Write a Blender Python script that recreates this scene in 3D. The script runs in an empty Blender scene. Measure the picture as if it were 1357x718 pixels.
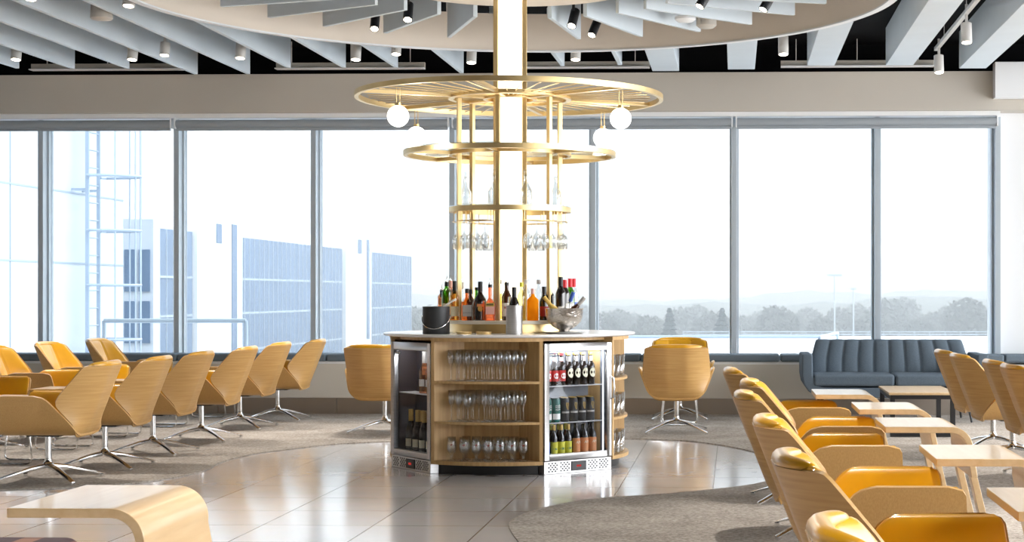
import bpy, math, random
from mathutils import Vector, Matrix
random.seed(7)
SKY0, SKY1, SIDE, FILL, EXPO = .95, 2.1, 3.2, 115, 1.5
C = bpy.context.scene.collection
PI = math.pi
A = 0.032                      # the camera looks 1.8 degrees left of the window wall's normal
CA, SA = math.cos(A), math.sin(A)
PX, PY, F, H = 904.0, 389.0, 2200.0, 1.245

def cw(xc, d):                 # camera-frame ground position -> world
    return (xc*CA - d*SA, xc*SA + d*CA)
def PD(px, d):                 # a pixel column at a distance
    return cw((px-PX)/F*d, d)
def PF(px, py, z=0.0):         # a pixel on a horizontal level z
    return PD(px, F*(H-z)/(py-PY))

# ------------------------------------------------------------------ materials
def newmat(name):
    m = bpy.data.materials.new(name); m.use_nodes = True
    nt = m.node_tree; nt.nodes.clear()
    out = nt.nodes.new('ShaderNodeOutputMaterial')
    return m, nt, out
def srgb(r, g, b):
    f = lambda c: (c/255/12.92) if c/255 <= .04045 else ((c/255+.055)/1.055)**2.4
    return (f(r), f(g), f(b), 1)
def pbr(name, col, rough=.5, metal=0.0, var=0.0, scale=(20, 20, 20), bump=0.0, col2=None, coat=0.0, spec=.5, detail=3, coord='Object'):
    m, nt, out = newmat(name)
    b = nt.nodes.new('ShaderNodeBsdfPrincipled')
    nt.links.new(b.outputs[0], out.inputs[0])
    b.inputs['Base Color'].default_value = col
    b.inputs['Roughness'].default_value = rough
    b.inputs['Metallic'].default_value = metal
    b.inputs['Coat Weight'].default_value = coat
    b.inputs['Coat Roughness'].default_value = .2 if 'leather' in name else .08
    b.inputs['Specular IOR Level'].default_value = spec
    if var or bump or col2:
        tc = nt.nodes.new('ShaderNodeTexCoord'); mp = nt.nodes.new('ShaderNodeMapping')
        mp.inputs['Scale'].default_value = scale
        nt.links.new(tc.outputs[coord], mp.inputs[0])
        n = nt.nodes.new('ShaderNodeTexNoise'); n.inputs['Detail'].default_value = detail
        n.inputs['Scale'].default_value = 1.0
        nt.links.new(mp.outputs[0], n.inputs['Vector'])
        if col2 or var:
            r = nt.nodes.new('ShaderNodeValToRGB')
            r.color_ramp.elements[0].position = .32; r.color_ramp.elements[1].position = .68
            c2 = col2 or tuple(min(1, c*(1-var)) for c in col[:3])+(1,)
            r.color_ramp.elements[0].color = c2; r.color_ramp.elements[1].color = col
            nt.links.new(n.outputs[0], r.inputs[0]); nt.links.new(r.outputs[0], b.inputs['Base Color'])
        if bump:
            bp = nt.nodes.new('ShaderNodeBump'); bp.inputs['Strength'].default_value = bump
            bp.inputs['Distance'].default_value = .004
            nt.links.new(n.outputs[0], bp.inputs['Height']); nt.links.new(bp.outputs[0], b.inputs['Normal'])
    return m
def emit(name, col, s):
    m, nt, out = newmat(name)
    e = nt.nodes.new('ShaderNodeEmission'); e.inputs[0].default_value = col; e.inputs[1].default_value = s
    nt.links.new(e.outputs[0], out.inputs[0]); return m
def clear(name, tint=(1, 1, 1, 1), lo=.04, hi=.6, blend=.35, rough=.02):
    """thin clear glass: sees through, reflects more at its edges"""
    m, nt, out = newmat(name)
    t = nt.nodes.new('ShaderNodeBsdfTransparent'); t.inputs[0].default_value = tint
    g = nt.nodes.new('ShaderNodeBsdfGlossy'); g.inputs['Roughness'].default_value = rough
    lw = nt.nodes.new('ShaderNodeLayerWeight'); lw.inputs[0].default_value = blend
    mr = nt.nodes.new('ShaderNodeMapRange'); mr.inputs[3].default_value = lo; mr.inputs[4].default_value = hi
    nt.links.new(lw.outputs['Facing'], mr.inputs[0])
    mx = nt.nodes.new('ShaderNodeMixShader')
    nt.links.new(mr.outputs[0], mx.inputs[0]); nt.links.new(t.outputs[0], mx.inputs[1]); nt.links.new(g.outputs[0], mx.inputs[2])
    nt.links.new(mx.outputs[0], out.inputs[0]); return m

M = {}
oakA, oakB = srgb(202, 161, 101), srgb(188, 145, 86)
M['oak'] = pbr('oak_veneer', oakA, .42, col2=oakB, scale=(4, 4, 90), detail=6, spec=.4)
M['oak_h'] = pbr('oak_bar', srgb(208, 172, 118), .45, col2=srgb(188, 150, 98), scale=(45, 45, 3), detail=5)
M['oak_y'] = pbr('oak_table', srgb(220, 190, 146), .3, col2=srgb(210, 176, 130), scale=(30, 3, 30), detail=3, coat=.5)
M['oak_v'] = pbr('oak_veneer_seat', oakA, .45, col2=srgb(190, 148, 90), scale=(260, 260, 7), detail=6, spec=.35)
M['leather'] = pbr('mustard_leather', srgb(220, 160, 10), .32, var=.08, scale=(9, 9, 9), bump=.12, spec=.6, coat=.55)
M['chrome'] = pbr('polished_steel', (.78, .79, .80, 1), .12, 1.0)
M['steel'] = pbr('brushed_steel', (.5, .5, .505, 1), .34, 1.0, var=.12, scale=(3, 3, 80))
M['kick'] = pbr('bronze_kickplate', srgb(166, 156, 146), .33, .85, var=.15, scale=(1.2, 1, 1))
M['brass'] = pbr('satin_brass', srgb(228, 200, 146), .38, 1.0, var=.1, scale=(4, 4, 4))
M['cream_metal'] = pbr('cream_rim', srgb(232, 224, 208), .4)
M['white'] = pbr('white_paint', srgb(226, 228, 230), .6)
M['wall'] = pbr('cream_wall', srgb(205, 200, 190), .7, var=.03, scale=(2, 2, 2))
M['beam'] = pbr('beige_beam_paint', srgb(190, 184, 174), .8, var=.03, scale=(2, 2, 2))
M['drum'] = pbr('drum_paint', srgb(222, 210, 196), .75, var=.03, scale=(2, 2, 2))
M['baffle'] = pbr('baffle_paint', srgb(205, 214, 220), .7, var=.04, scale=(3, 3, 3))
M['black'] = pbr('black_void', (.006, .006, .007, 1), .9, spec=.1)
M['blackplastic'] = pbr('black_plastic', (.012, .012, .014, 1), .4)
M['graphite'] = pbr('graphite_powdercoat', (.014, .015, .017, 1), .5)
M['quartz'] = pbr('white_quartz', srgb(232, 228, 224), .22, var=.02, scale=(6, 6, 6), coat=.3)
M['mullion'] = pbr('window_aluminium', srgb(172, 182, 190), .5, .1)
M['blind'] = pbr('blind_cassette', srgb(150, 157, 163), .6)
M['sofa'] = pbr('grey_wool', srgb(98, 110, 121), .95, var=.25, scale=(160, 160, 160), bump=.3, spec=.15)
M['bench'] = pbr('charcoal_wool', srgb(112, 124, 134), .95, var=.2, scale=(120, 120, 120), bump=.3, spec=.15)
M['fixture'] = pbr('fixture_white', srgb(205, 202, 198), .45)
M['speaker'] = pbr('speaker_beige', srgb(190, 184, 175), .6)
M['lamp'] = emit('lamp_disc', (1, .86, .68, 1), 9.0)
M['globe'] = emit('opal_globe', (1, .97, .9, 1), 1.35)
M['core'] = emit('lit_column', (1, .93, .76, 1), 1.25)
M['glass'] = clear('drinking_glass', (.97, .98, .985, 1), .08, .85, .27, .05)
M['pane'] = clear('window_glass', (.68, .705, .72, 1), .003, .12, .15, .0)
M['shelf_glass'] = clear('shelf_glass', (.93, .97, .95, 1), .06, .7, .4, .02)
M['door_glass'] = clear('fridge_glass', (.93, .94, .96, 1), .01, .07, .2, .0)
M['fridge_in'] = pbr('fridge_liner', srgb(120, 124, 130), .5)
M['fridge_dark'] = pbr('fridge_liner_dark', srgb(64, 60, 66), .5)
M['wire'] = pbr('shelf_wire', (.8, .8, .8, 1), .3, .8)
def dark(name, c, r=.12): return pbr(name, c, r, 0, coat=.6)
M['bt_dark'] = dark('dark_bottle', (.012, .008, .006, 1))
M['bt_green'] = clear('green_bottle', (.22, .5, .06, 1), .06, .5, .4)
M['bt_brown'] = dark('brown_bottle', (.06, .018, .006, 1))
M['bt_clear'] = clear('clear_bottle', (.95, .96, .96, 1), .05, .7, .35)
M['bt_amber'] = clear('amber_liquor', (.84, .36, .10, 1), .06, .4, .3)
M['bt_amber2'] = clear('gold_liquor', (.92, .62, .22, 1), .06, .4, .3)
M['bt_red'] = clear('orange_red_liquor', (.97, .42, .22, 1), .06, .4, .3)
M['bt_rose'] = clear('rose_bottle', (.85, .5, .32, 1), .08, .5, .4)
def cloudy(name, c):
    m, nt, out = newmat(name); d = nt.nodes.new('ShaderNodeBsdfDiffuse'); t = nt.nodes.new('ShaderNodeBsdfTranslucent'); d.inputs[0].default_value = c; t.inputs[0].default_value = c
    mx = nt.nodes.new('ShaderNodeMixShader'); mx.inputs[0].default_value = .65; nt.links.new(d.outputs[0], mx.inputs[1]); nt.links.new(t.outputs[0], mx.inputs[2]); nt.links.new(mx.outputs[0], out.inputs[0]); return m
M['juice'] = cloudy('orange_juice', srgb(255, 186, 40))
M['lemon'] = clear('lemon_liquor', (.99, .93, .5, 1), .06, .4, .3)
for k, c in dict(l_white=(235, 232, 226), l_cream=(232, 226, 196), l_red=(190, 44, 40), l_pink=(232, 176, 164), l_yellow=(212, 208, 60),
                 l_orange=(222, 148, 92), l_blue=(58, 92, 176), l_navy=(24, 44, 78), l_silver=(176, 172, 166), l_gold=(206, 170, 84),
                 l_green=(24, 96, 84), c_black=(24, 24, 26), c_red=(214, 40, 52), l_dkred=(150, 30, 34), c_steel=(190, 190, 194)).items():
    M[k] = pbr('paper_'+k if k[0] == 'l' else 'cap_'+k, srgb(*c), .45)
M['plaid'] = None
def plaid():
    m, nt, out = newmat('plaid_wool'); b = nt.nodes.new('ShaderNodeBsdfPrincipled'); b.inputs['Roughness'].default_value = .95
    nt.links.new(b.outputs[0], out.inputs[0])
    tc = nt.nodes.new('ShaderNodeTexCoord'); sx = nt.nodes.new('ShaderNodeSeparateXYZ'); nt.links.new(tc.outputs['Object'], sx.inputs[0])
    def band(o, per, duty):
        d = nt.nodes.new('ShaderNodeMath'); d.operation = 'MULTIPLY'; d.inputs[1].default_value = 1/per; nt.links.new(sx.outputs[o], d.inputs[0])
        f = nt.nodes.new('ShaderNodeMath'); f.operation = 'FRACT'; nt.links.new(d.outputs[0], f.inputs[0])
        g = nt.nodes.new('ShaderNodeMath'); g.operation = 'LESS_THAN'; g.inputs[1].default_value = duty; nt.links.new(f.outputs[0], g.inputs[0]); return g
    b1, b2 = band(0, .16, .4), band(1, .16, .4)
    m1 = nt.nodes.new('ShaderNodeMix'); m1.data_type = 'RGBA'; m1.inputs[6].default_value = srgb(70, 56, 60); m1.inputs[7].default_value = srgb(132, 98, 82)
    nt.links.new(b1.outputs[0], m1.inputs[0])
    m2 = nt.nodes.new('ShaderNodeMix'); m2.data_type = 'RGBA'; m2.inputs[7].default_value = srgb(58, 40, 46)
    sc = nt.nodes.new('ShaderNodeMath'); sc.operation = 'MULTIPLY'; sc.inputs[1].default_value = .5; nt.links.new(b2.outputs[0], sc.inputs[0])
    nt.links.new(sc.outputs[0], m2.inputs[0]); nt.links.new(m1.outputs[2], m2.inputs[6]); nt.links.new(m2.outputs[2], b.inputs['Base Color'])
    return m
M['plaid'] = plaid()
def tile_mat():
    m, nt, out = newmat('porcelain_tiles'); b = nt.nodes.new('ShaderNodeBsdfPrincipled'); nt.links.new(b.outputs[0], out.inputs[0])
    tc = nt.nodes.new('ShaderNodeTexCoord'); mp = nt.nodes.new('ShaderNodeMapping'); nt.links.new(tc.outputs['Object'], mp.inputs[0])
    mp.inputs['Location'].default_value = (TX, TY, 0)
    br = nt.nodes.new('ShaderNodeTexBrick'); br.offset = 0; br.inputs['Scale'].default_value = 1
    br.inputs['Brick Width'].default_value = .6; br.inputs['Row Height'].default_value = .6
    br.inputs['Mortar Size'].default_value = .0042; br.inputs['Mortar Smooth'].default_value = .1; br.inputs['Bias'].default_value = 0
    br.inputs['Color1'].default_value = srgb(202, 195, 192); br.inputs['Color2'].default_value = srgb(212, 206, 204); br.inputs['Mortar'].default_value = srgb(104, 94, 88)
    nt.links.new(mp.outputs[0], br.inputs['Vector'])
    n = nt.nodes.new('ShaderNodeTexNoise'); n.inputs['Scale'].default_value = 5; n.inputs['Detail'].default_value = 4; nt.links.new(tc.outputs['Object'], n.inputs['Vector'])
    mx = nt.nodes.new('ShaderNodeMix'); mx.data_type = 'RGBA'; mx.blend_type = 'MULTIPLY'; mx.inputs[0].default_value = .1
    nt.links.new(br.outputs['Color'], mx.inputs[6]); nt.links.new(n.outputs['Color'], mx.inputs[7])
    hs = nt.nodes.new('ShaderNodeHueSaturation'); hs.inputs['Saturation'].default_value = .85; hs.inputs['Value'].default_value = 1.08
    nt.links.new(mx.outputs[2], hs.inputs['Color']); nt.links.new(hs.outputs[0], b.inputs['Base Color'])
    rr = nt.nodes.new('ShaderNodeMapRange'); rr.inputs[3].default_value = .16; rr.inputs[4].default_value = .2; b.inputs['Coat Roughness'].default_value = .12; cwt = nt.nodes.new('ShaderNodeMapRange'); cwt.inputs[3].default_value = .6; cwt.inputs[4].default_value = 0; nt.links.new(br.outputs['Fac'], cwt.inputs[0]); nt.links.new(cwt.outputs[0], b.inputs['Coat Weight'])
    nt.links.new(n.outputs['Fac'], rr.inputs[0]); nt.links.new(rr.outputs[0], b.inputs['Roughness'])
    bp = nt.nodes.new('ShaderNodeBump'); bp.inputs['Strength'].default_value = .4; bp.inputs['Distance'].default_value = .002; bp.invert = True
    nt.links.new(br.outputs['Fac'], bp.inputs['Height']); nt.links.new(bp.outputs[0], b.inputs['Normal'])
    return m
def carpet_mat():
    m, nt, out = newmat('loop_carpet'); b = nt.nodes.new('ShaderNodeBsdfPrincipled'); nt.links.new(b.outputs[0], out.inputs[0])
    b.inputs['Roughness'].default_value = 1; b.inputs['Specular IOR Level'].default_value = .1
    tc = nt.nodes.new('ShaderNodeTexCoord')
    n = nt.nodes.new('ShaderNodeTexNoise'); n.inputs['Scale'].default_value = 60; n.inputs['Detail'].default_value = 6; nt.links.new(tc.outputs['Object'], n.inputs['Vector'])
    n2 = nt.nodes.new('ShaderNodeTexNoise'); n2.inputs['Scale'].default_value = 3; nt.links.new(tc.outputs['Object'], n2.inputs['Vector'])
    ad = nt.nodes.new('ShaderNodeMath'); ad.operation = 'ADD'; nt.links.new(n.outputs[0], ad.inputs[0])
    ml = nt.nodes.new('ShaderNodeMath'); ml.operation = 'MULTIPLY'; ml.inputs[1].default_value = .4; nt.links.new(n2.outputs[0], ml.inputs[0]); nt.links.new(ml.outputs[0], ad.inputs[1])
    r = nt.nodes.new('ShaderNodeValToRGB'); r.color_ramp.elements[0].position = .45; r.color_ramp.elements[1].position = .95
    r.color_ramp.elements[0].color = srgb(122, 114, 106); r.color_ramp.elements[1].color = srgb(188, 180, 171)
    nt.links.new(ad.outputs[0], r.inputs[0]); nt.links.new(r.outputs[0], b.inputs['Base Color'])
    bp = nt.nodes.new('ShaderNodeBump'); bp.inputs['Strength'].default_value = .6; bp.inputs['Distance'].default_value = .004
    nt.links.new(n.outputs[0], bp.inputs['Height']); nt.links.new(bp.outputs[0], b.inputs['Normal'])
    return m

# ------------------------------------------------------------------ mesh helpers
class MB:
    def __init__(s): s.v = []; s.f = []; s.m = []; s.sm = []
    def add(s, v, f, smooth=True, mi=0):
        o = len(s.v); s.v += [tuple(p) for p in v]
        for q in f: s.f.append(tuple(i+o for i in q)); s.m.append(mi); s.sm.append(smooth)
        return s
    def box(s, x0, x1, y0, y1, z0, z1, mi=0):
        v = [(x, y, z) for z in (z0, z1) for y in (y0, y1) for x in (x0, x1)]
        return s.add(v, [(0, 2, 3, 1), (4, 5, 7, 6), (0, 1, 5, 4), (2, 6, 7, 3), (0, 4, 6, 2), (1, 3, 7, 5)], False, mi)
    def lathe(s, prof, n=24, c=(0, 0, 0), smooth=True, mi=0, a0=0.0, a1=2*PI):
        full = abs(a1-a0-2*PI) < 1e-6; k = n if full else n+1
        v = []; f = []
        for r, z in prof:
            for i in range(k):
                a = a0+(a1-a0)*i/n; v.append((c[0]+r*math.cos(a), c[1]+r*math.sin(a), c[2]+z))
        for j in range(len(prof)-1):
            for i in range(n):
                i2 = (i+1) % k if full else i+1
                f.append((j*k+i, j*k+i2, (j+1)*k+i2, (j+1)*k+i))
        return s.add(v, f, smooth, mi)
    def cyl(s, r, z0, z1, n=20, c=(0, 0), mi=0, r2=None):
        r2 = r if r2 is None else r2
        s.lathe([(1e-5, z0), (r, z0)], n, (c[0], c[1], 0), False, mi); s.lathe([(r, z0), (r2, z1)], n, (c[0], c[1], 0), True, mi)
        return s.lathe([(r2, z1), (1e-5, z1)], n, (c[0], c[1], 0), False, mi)
    def tube(s, path, r, n=8, closed=False, mi=0, flat=1.0):
        P = [Vector(p) for p in path]; L = len(P); rs = r if isinstance(r, (list, tuple)) else [r]*L
        v = []; f = []; up = None
        for i in range(L):
            a = P[(i-1) % L] if (closed or i > 0) else P[i]; b = P[(i+1) % L] if (closed or i < L-1) else P[i]
            t = (b-a).normalized()
            if up is None: up = Vector((0, 0, 1)) if abs(t.z) < .9 else Vector((1, 0, 0))
            side = t.cross(up).normalized(); up = side.cross(t).normalized()
            for k in range(n):
                q = 2*PI*k/n; v.append(P[i]+side*math.cos(q)*rs[i]+up*math.sin(q)*rs[i]*flat)
        for i in range(L if closed else L-1):
            j = (i+1) % L
            for k in range(n): f.append((i*n+k, j*n+k, j*n+(k+1) % n, i*n+(k+1) % n))
        if not closed: f += [tuple(range(n)), tuple(range((L-1)*n+n-1, (L-1)*n-1, -1))]
        return s.add(v, f, True, mi)
    def prism(s, poly, lo, hi, axis='z', mi=0, smooth=False):
        n = len(poly)
        def pt(a, b, c): return (a, b, c) if axis == 'z' else ((a, c, b) if axis == 'y' else (c, a, b))
        v = [pt(a, b, lo) for a, b in poly]+[pt(a, b, hi) for a, b in poly]
        s.add(v, [tuple(range(n-1, -1, -1)), tuple(range(n, 2*n))], False, mi)
        return s.add(v, [(i, (i+1) % n, n+(i+1) % n, n+i) for i in range(n)], smooth, mi)
    def thick(s, P, nu, nv, t0, t1, us=None, vs=None, mi=0):
        us = us or [-1+2*i/nu for i in range(nu+1)]; vs = vs or [j/nv for j in range(nv+1)]
        e = 1e-3; rows = []
        for vv in vs:
            row = []
            for uu in us:
                p = Vector(P(uu, vv)); du = Vector(P(uu+e, vv))-Vector(P(uu-e, vv)); dv = Vector(P(uu, vv+e))-Vector(P(uu, vv-e))
                nn = du.cross(dv); nn = nn.normalized() if nn.length > 1e-12 else Vector((0, 0, 1)); row.append((p, nn, uu, vv))
            rows.append(row)
        W = len(us); n = W*len(vs)
        v = [p+nn*t0(a, b) for r in rows for p, nn, a, b in r]+[p+nn*t1(a, b) for r in rows for p, nn, a, b in r]
        f = []
        for j in range(len(vs)-1):
            for i in range(W-1):
                a = j*W+i; f.append((a, a+W, a+W+1, a+1)); f.append((n+a, n+a+1, n+a+W+1, n+a+W))
        bd = list(range(W))+[j*W+W-1 for j in range(1, len(vs))]+[(len(vs)-1)*W+i for i in range(W-2, -1, -1)]+[j*W for j in range(len(vs)-2, 0, -1)]
        for a, b in zip(bd, bd[1:]+bd[:1]): f.append((a, b, n+b, n+a))
        return s.add(v, f, True, mi)
    def build(s, name, mats, parent=None, loc=None, rot=None, bevel=0, seg=2, auto=True, sub=0):
        me = bpy.data.meshes.new(name); me.from_pydata(s.v, [], s.f)
        for i, p in enumerate(me.polygons): p.material_index = s.m[i]; p.use_smooth = s.sm[i]
        for m in (mats if isinstance(mats, (list, tuple)) else [mats]): me.materials.append(M[m] if isinstance(m, str) else m)
        import bmesh
        bm = bmesh.new(); bm.from_mesh(me); bmesh.ops.remove_doubles(bm, verts=bm.verts, dist=1e-6)
        bmesh.ops.recalc_face_normals(bm, faces=bm.faces)
        if auto:
            for e in bm.edges:
                if len(e.link_faces) == 2 and e.calc_face_angle(0) > .7: e.smooth = False
        bm.to_mesh(me); bm.free()
        o = bpy.data.objects.new(name, me); C.objects.link(o)
        if parent: o.parent = parent
        if loc: o.location = loc
        if rot: o.rotation_euler = rot
        if bevel:
            b = o.modifiers.new('bevel', 'BEVEL'); b.width = bevel; b.segments = seg; b.limit_method = 'ANGLE'; b.harden_normals = False
            for p in me.polygons: p.use_smooth = True
            w = o.modifiers.new('wn', 'WEIGHTED_NORMAL')
        return o
def tag(o, label=None, cat=None, group=None, kind=None):
    if label: o['label'] = label
    if cat: o['category'] = cat
    if group: o['group'] = group
    if kind: o['kind'] = kind
    return o
def thing(name, label, cat, loc=(0, 0, 0), rz=0, group=None):
    o = bpy.data.objects.new(name, None); C.objects.link(o); o.empty_display_size = .1
    o.location = loc; o.rotation_euler = (0, 0, rz); return tag(o, label, cat, group)
def struct(name, mb, m, **k): return tag(mb.build(name, m, **k), kind='structure')
KIDS = {}
def dup(o, loc=None, rz=None, label=None, group=None, parent=None, rot=None):
    c = o.copy(); C.objects.link(c)
    if parent: c.parent = parent
    if loc is not None: c.location = loc
    if rz is not None: c.rotation_euler = (0, 0, rz)
    if rot is not None: c.rotation_euler = rot
    if label: c['label'] = label
    if group: c['group'] = group
    for ch in list(o.children): dup(ch, parent=c)
    return c
class Proto:                    # first placement moves the original, later ones copy it
    def __init__(s, o): s.o = o; s.used = False
    def put(s, loc, rz, label, group=None, rot=None):
        if not s.used:
            s.used = True; s.o.location = loc; s.o.rotation_euler = rot or (0, 0, rz); s.o['label'] = label
            if group: s.o['group'] = group
            return s.o
        c = dup(s.o, loc, rz, label, group, rot=rot)
        if not group and 'group' in c: del c['group']
        return c
def interp(pts, t):
    if t <= pts[0][0]: return pts[0][1]
    for (a, x), (b, y) in zip(pts, pts[1:]):
        if t <= b: return x+(y-x)*(t-a)/(b-a)
    return pts[-1][1]
def sm(pts, t, w=.05): return sum(interp(pts, t+w*k/2) for k in (-2, -1, 0, 1, 2))/5
def arc(cx, cz, r, a0, a1, n): return [(cx+r*math.cos(math.radians(a0+(a1-a0)*i/n)), cz+r*math.sin(math.radians(a0+(a1-a0)*i/n))) for i in range(n+1)]
def text_mb(txt, size):
    cu = bpy.data.curves.new('t', 'FONT'); cu.body = txt; cu.size = size; cu.align_x = 'CENTER'; cu.align_y = 'CENTER'; cu.resolution_u = 3
    o = bpy.data.objects.new('t', cu); C.objects.link(o); bpy.context.view_layer.update()
    me = o.evaluated_get(bpy.context.evaluated_depsgraph_get()).to_mesh()
    v = [tuple(p.co) for p in me.vertices]; f = [tuple(p.vertices) for p in me.polygons]
    bpy.data.objects.remove(o); bpy.data.curves.remove(cu)
    return v, f

# ------------------------------------------------------------------ bar centre
BD = 12.2
BX, BY = PD(676, BD)
BR = math.atan2(-BX, BY)               # local -Y faces the camera
def bl(th, r):                         # degrees from the camera side, positive to the right
    t = math.radians(th); return (r*math.sin(t), -r*math.cos(t))
def b2w(x, y): return (BX+x*math.cos(BR)-y*math.sin(BR), BY+x*math.sin(BR)+y*math.cos(BR))

# ------------------------------------------------------------------ the setting
TX = -PF(703.5, 640)[0]; TY = -PF(540, 677)[1]
YW = 17.02                             # front of the bench ledge
YG = 17.5                              # glass
XR = PD(1322, 17.3)[0]
mb = MB(); mb.box(-14, 7, -4, YW+.6, -.2, 0); struct('floor', mb, tile_mat())
left = [(0, 650), (90, 647), (160, 642.6), (224.6, 634.6), (250, 629.7), (276, 622), (294, 613), (331.8, 603), (382.7, 596), (449, 588.8), (515, 585.5), (600, 583), (676, 582), (760, 582), (837, 582), (905, 584.3), (949, 589.5), (985, 596), (1030, 608), (1048, 620), (1035, 632), (1000, 642), (942, 649.5), (860.5, 656.6), (794, 661), (747, 668), (712, 676), (690, 683.5), (677, 691), (674.5, 698), (679, 708), (690, 722), (712, 745), (740, 775)]
bp = [PF(*p) for p in left]
# smooth the border with a Catmull-Rom pass
cr = []
for i in range(len(bp)-1):
    p0 = bp[max(i-1, 0)]; p1 = bp[i]; p2 = bp[i+1]; p3 = bp[min(i+2, len(bp)-1)]
    for k in range(5):
        t = k/5
        cr.append(tuple(.5*((2*p1[a])+(-p0[a]+p2[a])*t+(2*p0[a]-5*p1[a]+4*p2[a]-p3[a])*t*t+(-p0[a]+3*p1[a]-3*p2[a]+p3[a])*t**3) for a in (0, 1)))
cr.append(bp[-1])
poly = [(-13.9, cr[0][1]+.1), ] + cr + [(cr[-1][0]+1, -3.9), (6.9, -3.9), (6.9, YW), (-13.9, YW)]
mb = MB(); mb.prism(poly, 0.0005, .007); struct('floor', mb, carpet_mat())
# window wall: plinth with cream panels, steel kickplate, ledge
mb = MB(); mb.box(-14, 7, YW+.015, YG+.15, .17, .52); struct('wall_back', mb, 'wall')
mb = MB()
x = -14
while x < 6: mb.box(x, x+1.23, YW, YW+.3, .007, .168); x += 1.236
struct('baseboard_back', mb, 'kick')
mb = MB(); mb.box(-14, XR, YW+.02, YG+.3, .52, .545); struct('trim_1', mb, 'white')
zt = 3.06
mb = MB(); mb.box(-14, 7, YW+.12, YG+.5, 3.13, 3.53); struct('wall_beam', mb, 'beam')
mb = MB(); mb.box(-14, XR, YW+.2, YG+.3, 3.085, 3.13); struct('trim_2', mb, 'white')
mb = MB(); mb.box(XR, 7, YW+.42, YG+.6, .52, 3.129); struct('wall_right', mb, 'white')
mb = MB(); mb.box(XR-.09, 7, YW-.05, YW+.115, 3.24, 3.6); struct('trim_3', mb, 'white')
mb = MB(); mb.box(-14, 7, YG, YG+.3, 3.535, 4.3); struct('wall_upper', mb, 'black')
mb = MB(); mb.box(-14, 7, -4, YG+.4, 3.86, 3.96); struct('ceiling', mb, 'black')
mb = MB(); mb.box(-14.2, -14, -4, YG+.4, -.2, 3.96); struct('wall_left', mb, 'wall')
mb = MB(); mb.box(-14, 7, -4.2, -4, -.2, 3.96); struct('wall_front', mb, 'wall')
for i in range(15):
    yy = -4+i*1.5; mb = MB(); mb.box(6.9, 7.0, yy, yy+.06, .0, 3.86); struct('trim_%d' % (30+i), mb, 'mullion')
mull = [PD(px, 17.55)[0] for px in (-134, 51, 233.5, 416.5, 601, 787, 973, 1160)]+[XR]
for i in range(len(mull)-1):
    a, b = mull[i]+.028, mull[i+1]-.028
    if i == len(mull)-2: b = XR-.03
    w = thing('window_%d' % (i+1), None, None, ((a+b)/2, YG, .546)); w['kind'] = 'structure'
    hw = (b-a)/2; mb = MB(); mb.box(-hw, hw, -.02, .08, 0, .05); mb.box(-hw, hw, -.02, .08, 2.49, 2.538)
    mb.box(-hw, -hw+.02, -.02, .08, .05, 2.49); mb.box(hw-.02, hw, -.02, .08, .05, 2.49); mb.build('window_frame', 'mullion', w)
    mb = MB(); mb.box(-hw+.021, hw-.021, .02, .032, .051, 2.489); mb.build('glass_pane', 'pane', w)
for i, mx in enumerate(mull):
    mb = MB(); mb.box(mx-.027, mx+.027, YG-.13, YG+.14, .546, 3.084); struct('trim_%d' % (i+4), mb, 'mullion')
# roller blinds, two panes each
rb = [(mull[0], mull[2]), (mull[2], mull[4]), (mull[4], mull[6]), (mull[6], XR)]
nm = ['leftmost', 'second from the left', 'behind the bar column', 'rightmost']
for (a, b), n_ in zip(rb, nm):
    t = thing('roller_blind', 'grey rolled-up window blind above the panes, '+n_ if n_[0] != 'b' else 'grey rolled-up window blind above the panes behind the bar column', 'window blind', ((a+b)/2, YW+.27, 3.03), group='roller blinds above the windows')
    L = (b-a)/2-.03; mb = MB(); mb.tube([(-L, 0, 0), (L, 0, 0)], .042, 16); mb.build('blind_roll', 'blind', t)
    mb = MB(); mb.box(-L, L, -.01, .01, -.072, -.043); mb.build('bottom_bar', 'blind', t, bevel=.004)
    mb = MB(); mb.box(-L-.015, -L-.002, -.04, .05, -.05, .055); mb.build('bracket', 'white', t)
    mb = MB(); mb.box(L+.002, L+.015, -.04, .05, -.05, .055); mb.build('bracket', 'white', t)
# ledge cushions
cuts = [-9.6, -8.1, -6.6, PD(225, 17)[0], PD(427, 17)[0], PD(560, 17)[0], PD(727, 17)[0], PD(848, 17)[0]]+[PD(1034, 17)[0], PD(1190, 17)[0], PD(1330, 17)[0], PD(1480, 17)[0]]
where = ['off to the far left', 'far left behind the facing chairs', 'left, behind the chairs with glossy seats', 'behind the row of swivel chair backs', 'left of the lone swivel chair', 'behind the lone swivel chair left of the bar', 'hidden mostly behind the bar', 'behind the chair pair right of the bar', 'behind the grey sofa', 'right of the grey sofa', 'at the far right by the white wall']
for i in range(len(cuts)-1):
    a, b = cuts[i]+.006, cuts[i+1]-.006
    mb = MB(); mb.box(a-(a+b)/2, b-(a+b)/2, -.2, .2, 0, .075)
    w_ = mb.build('bench_cushion', 'bench', loc=((a+b)/2, YW+.2, .5455), bevel=.018, seg=3)
    tag(w_, 'charcoal fabric cushion on the window ledge, '+where[i], 'cushion', 'window ledge cushions')

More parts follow.
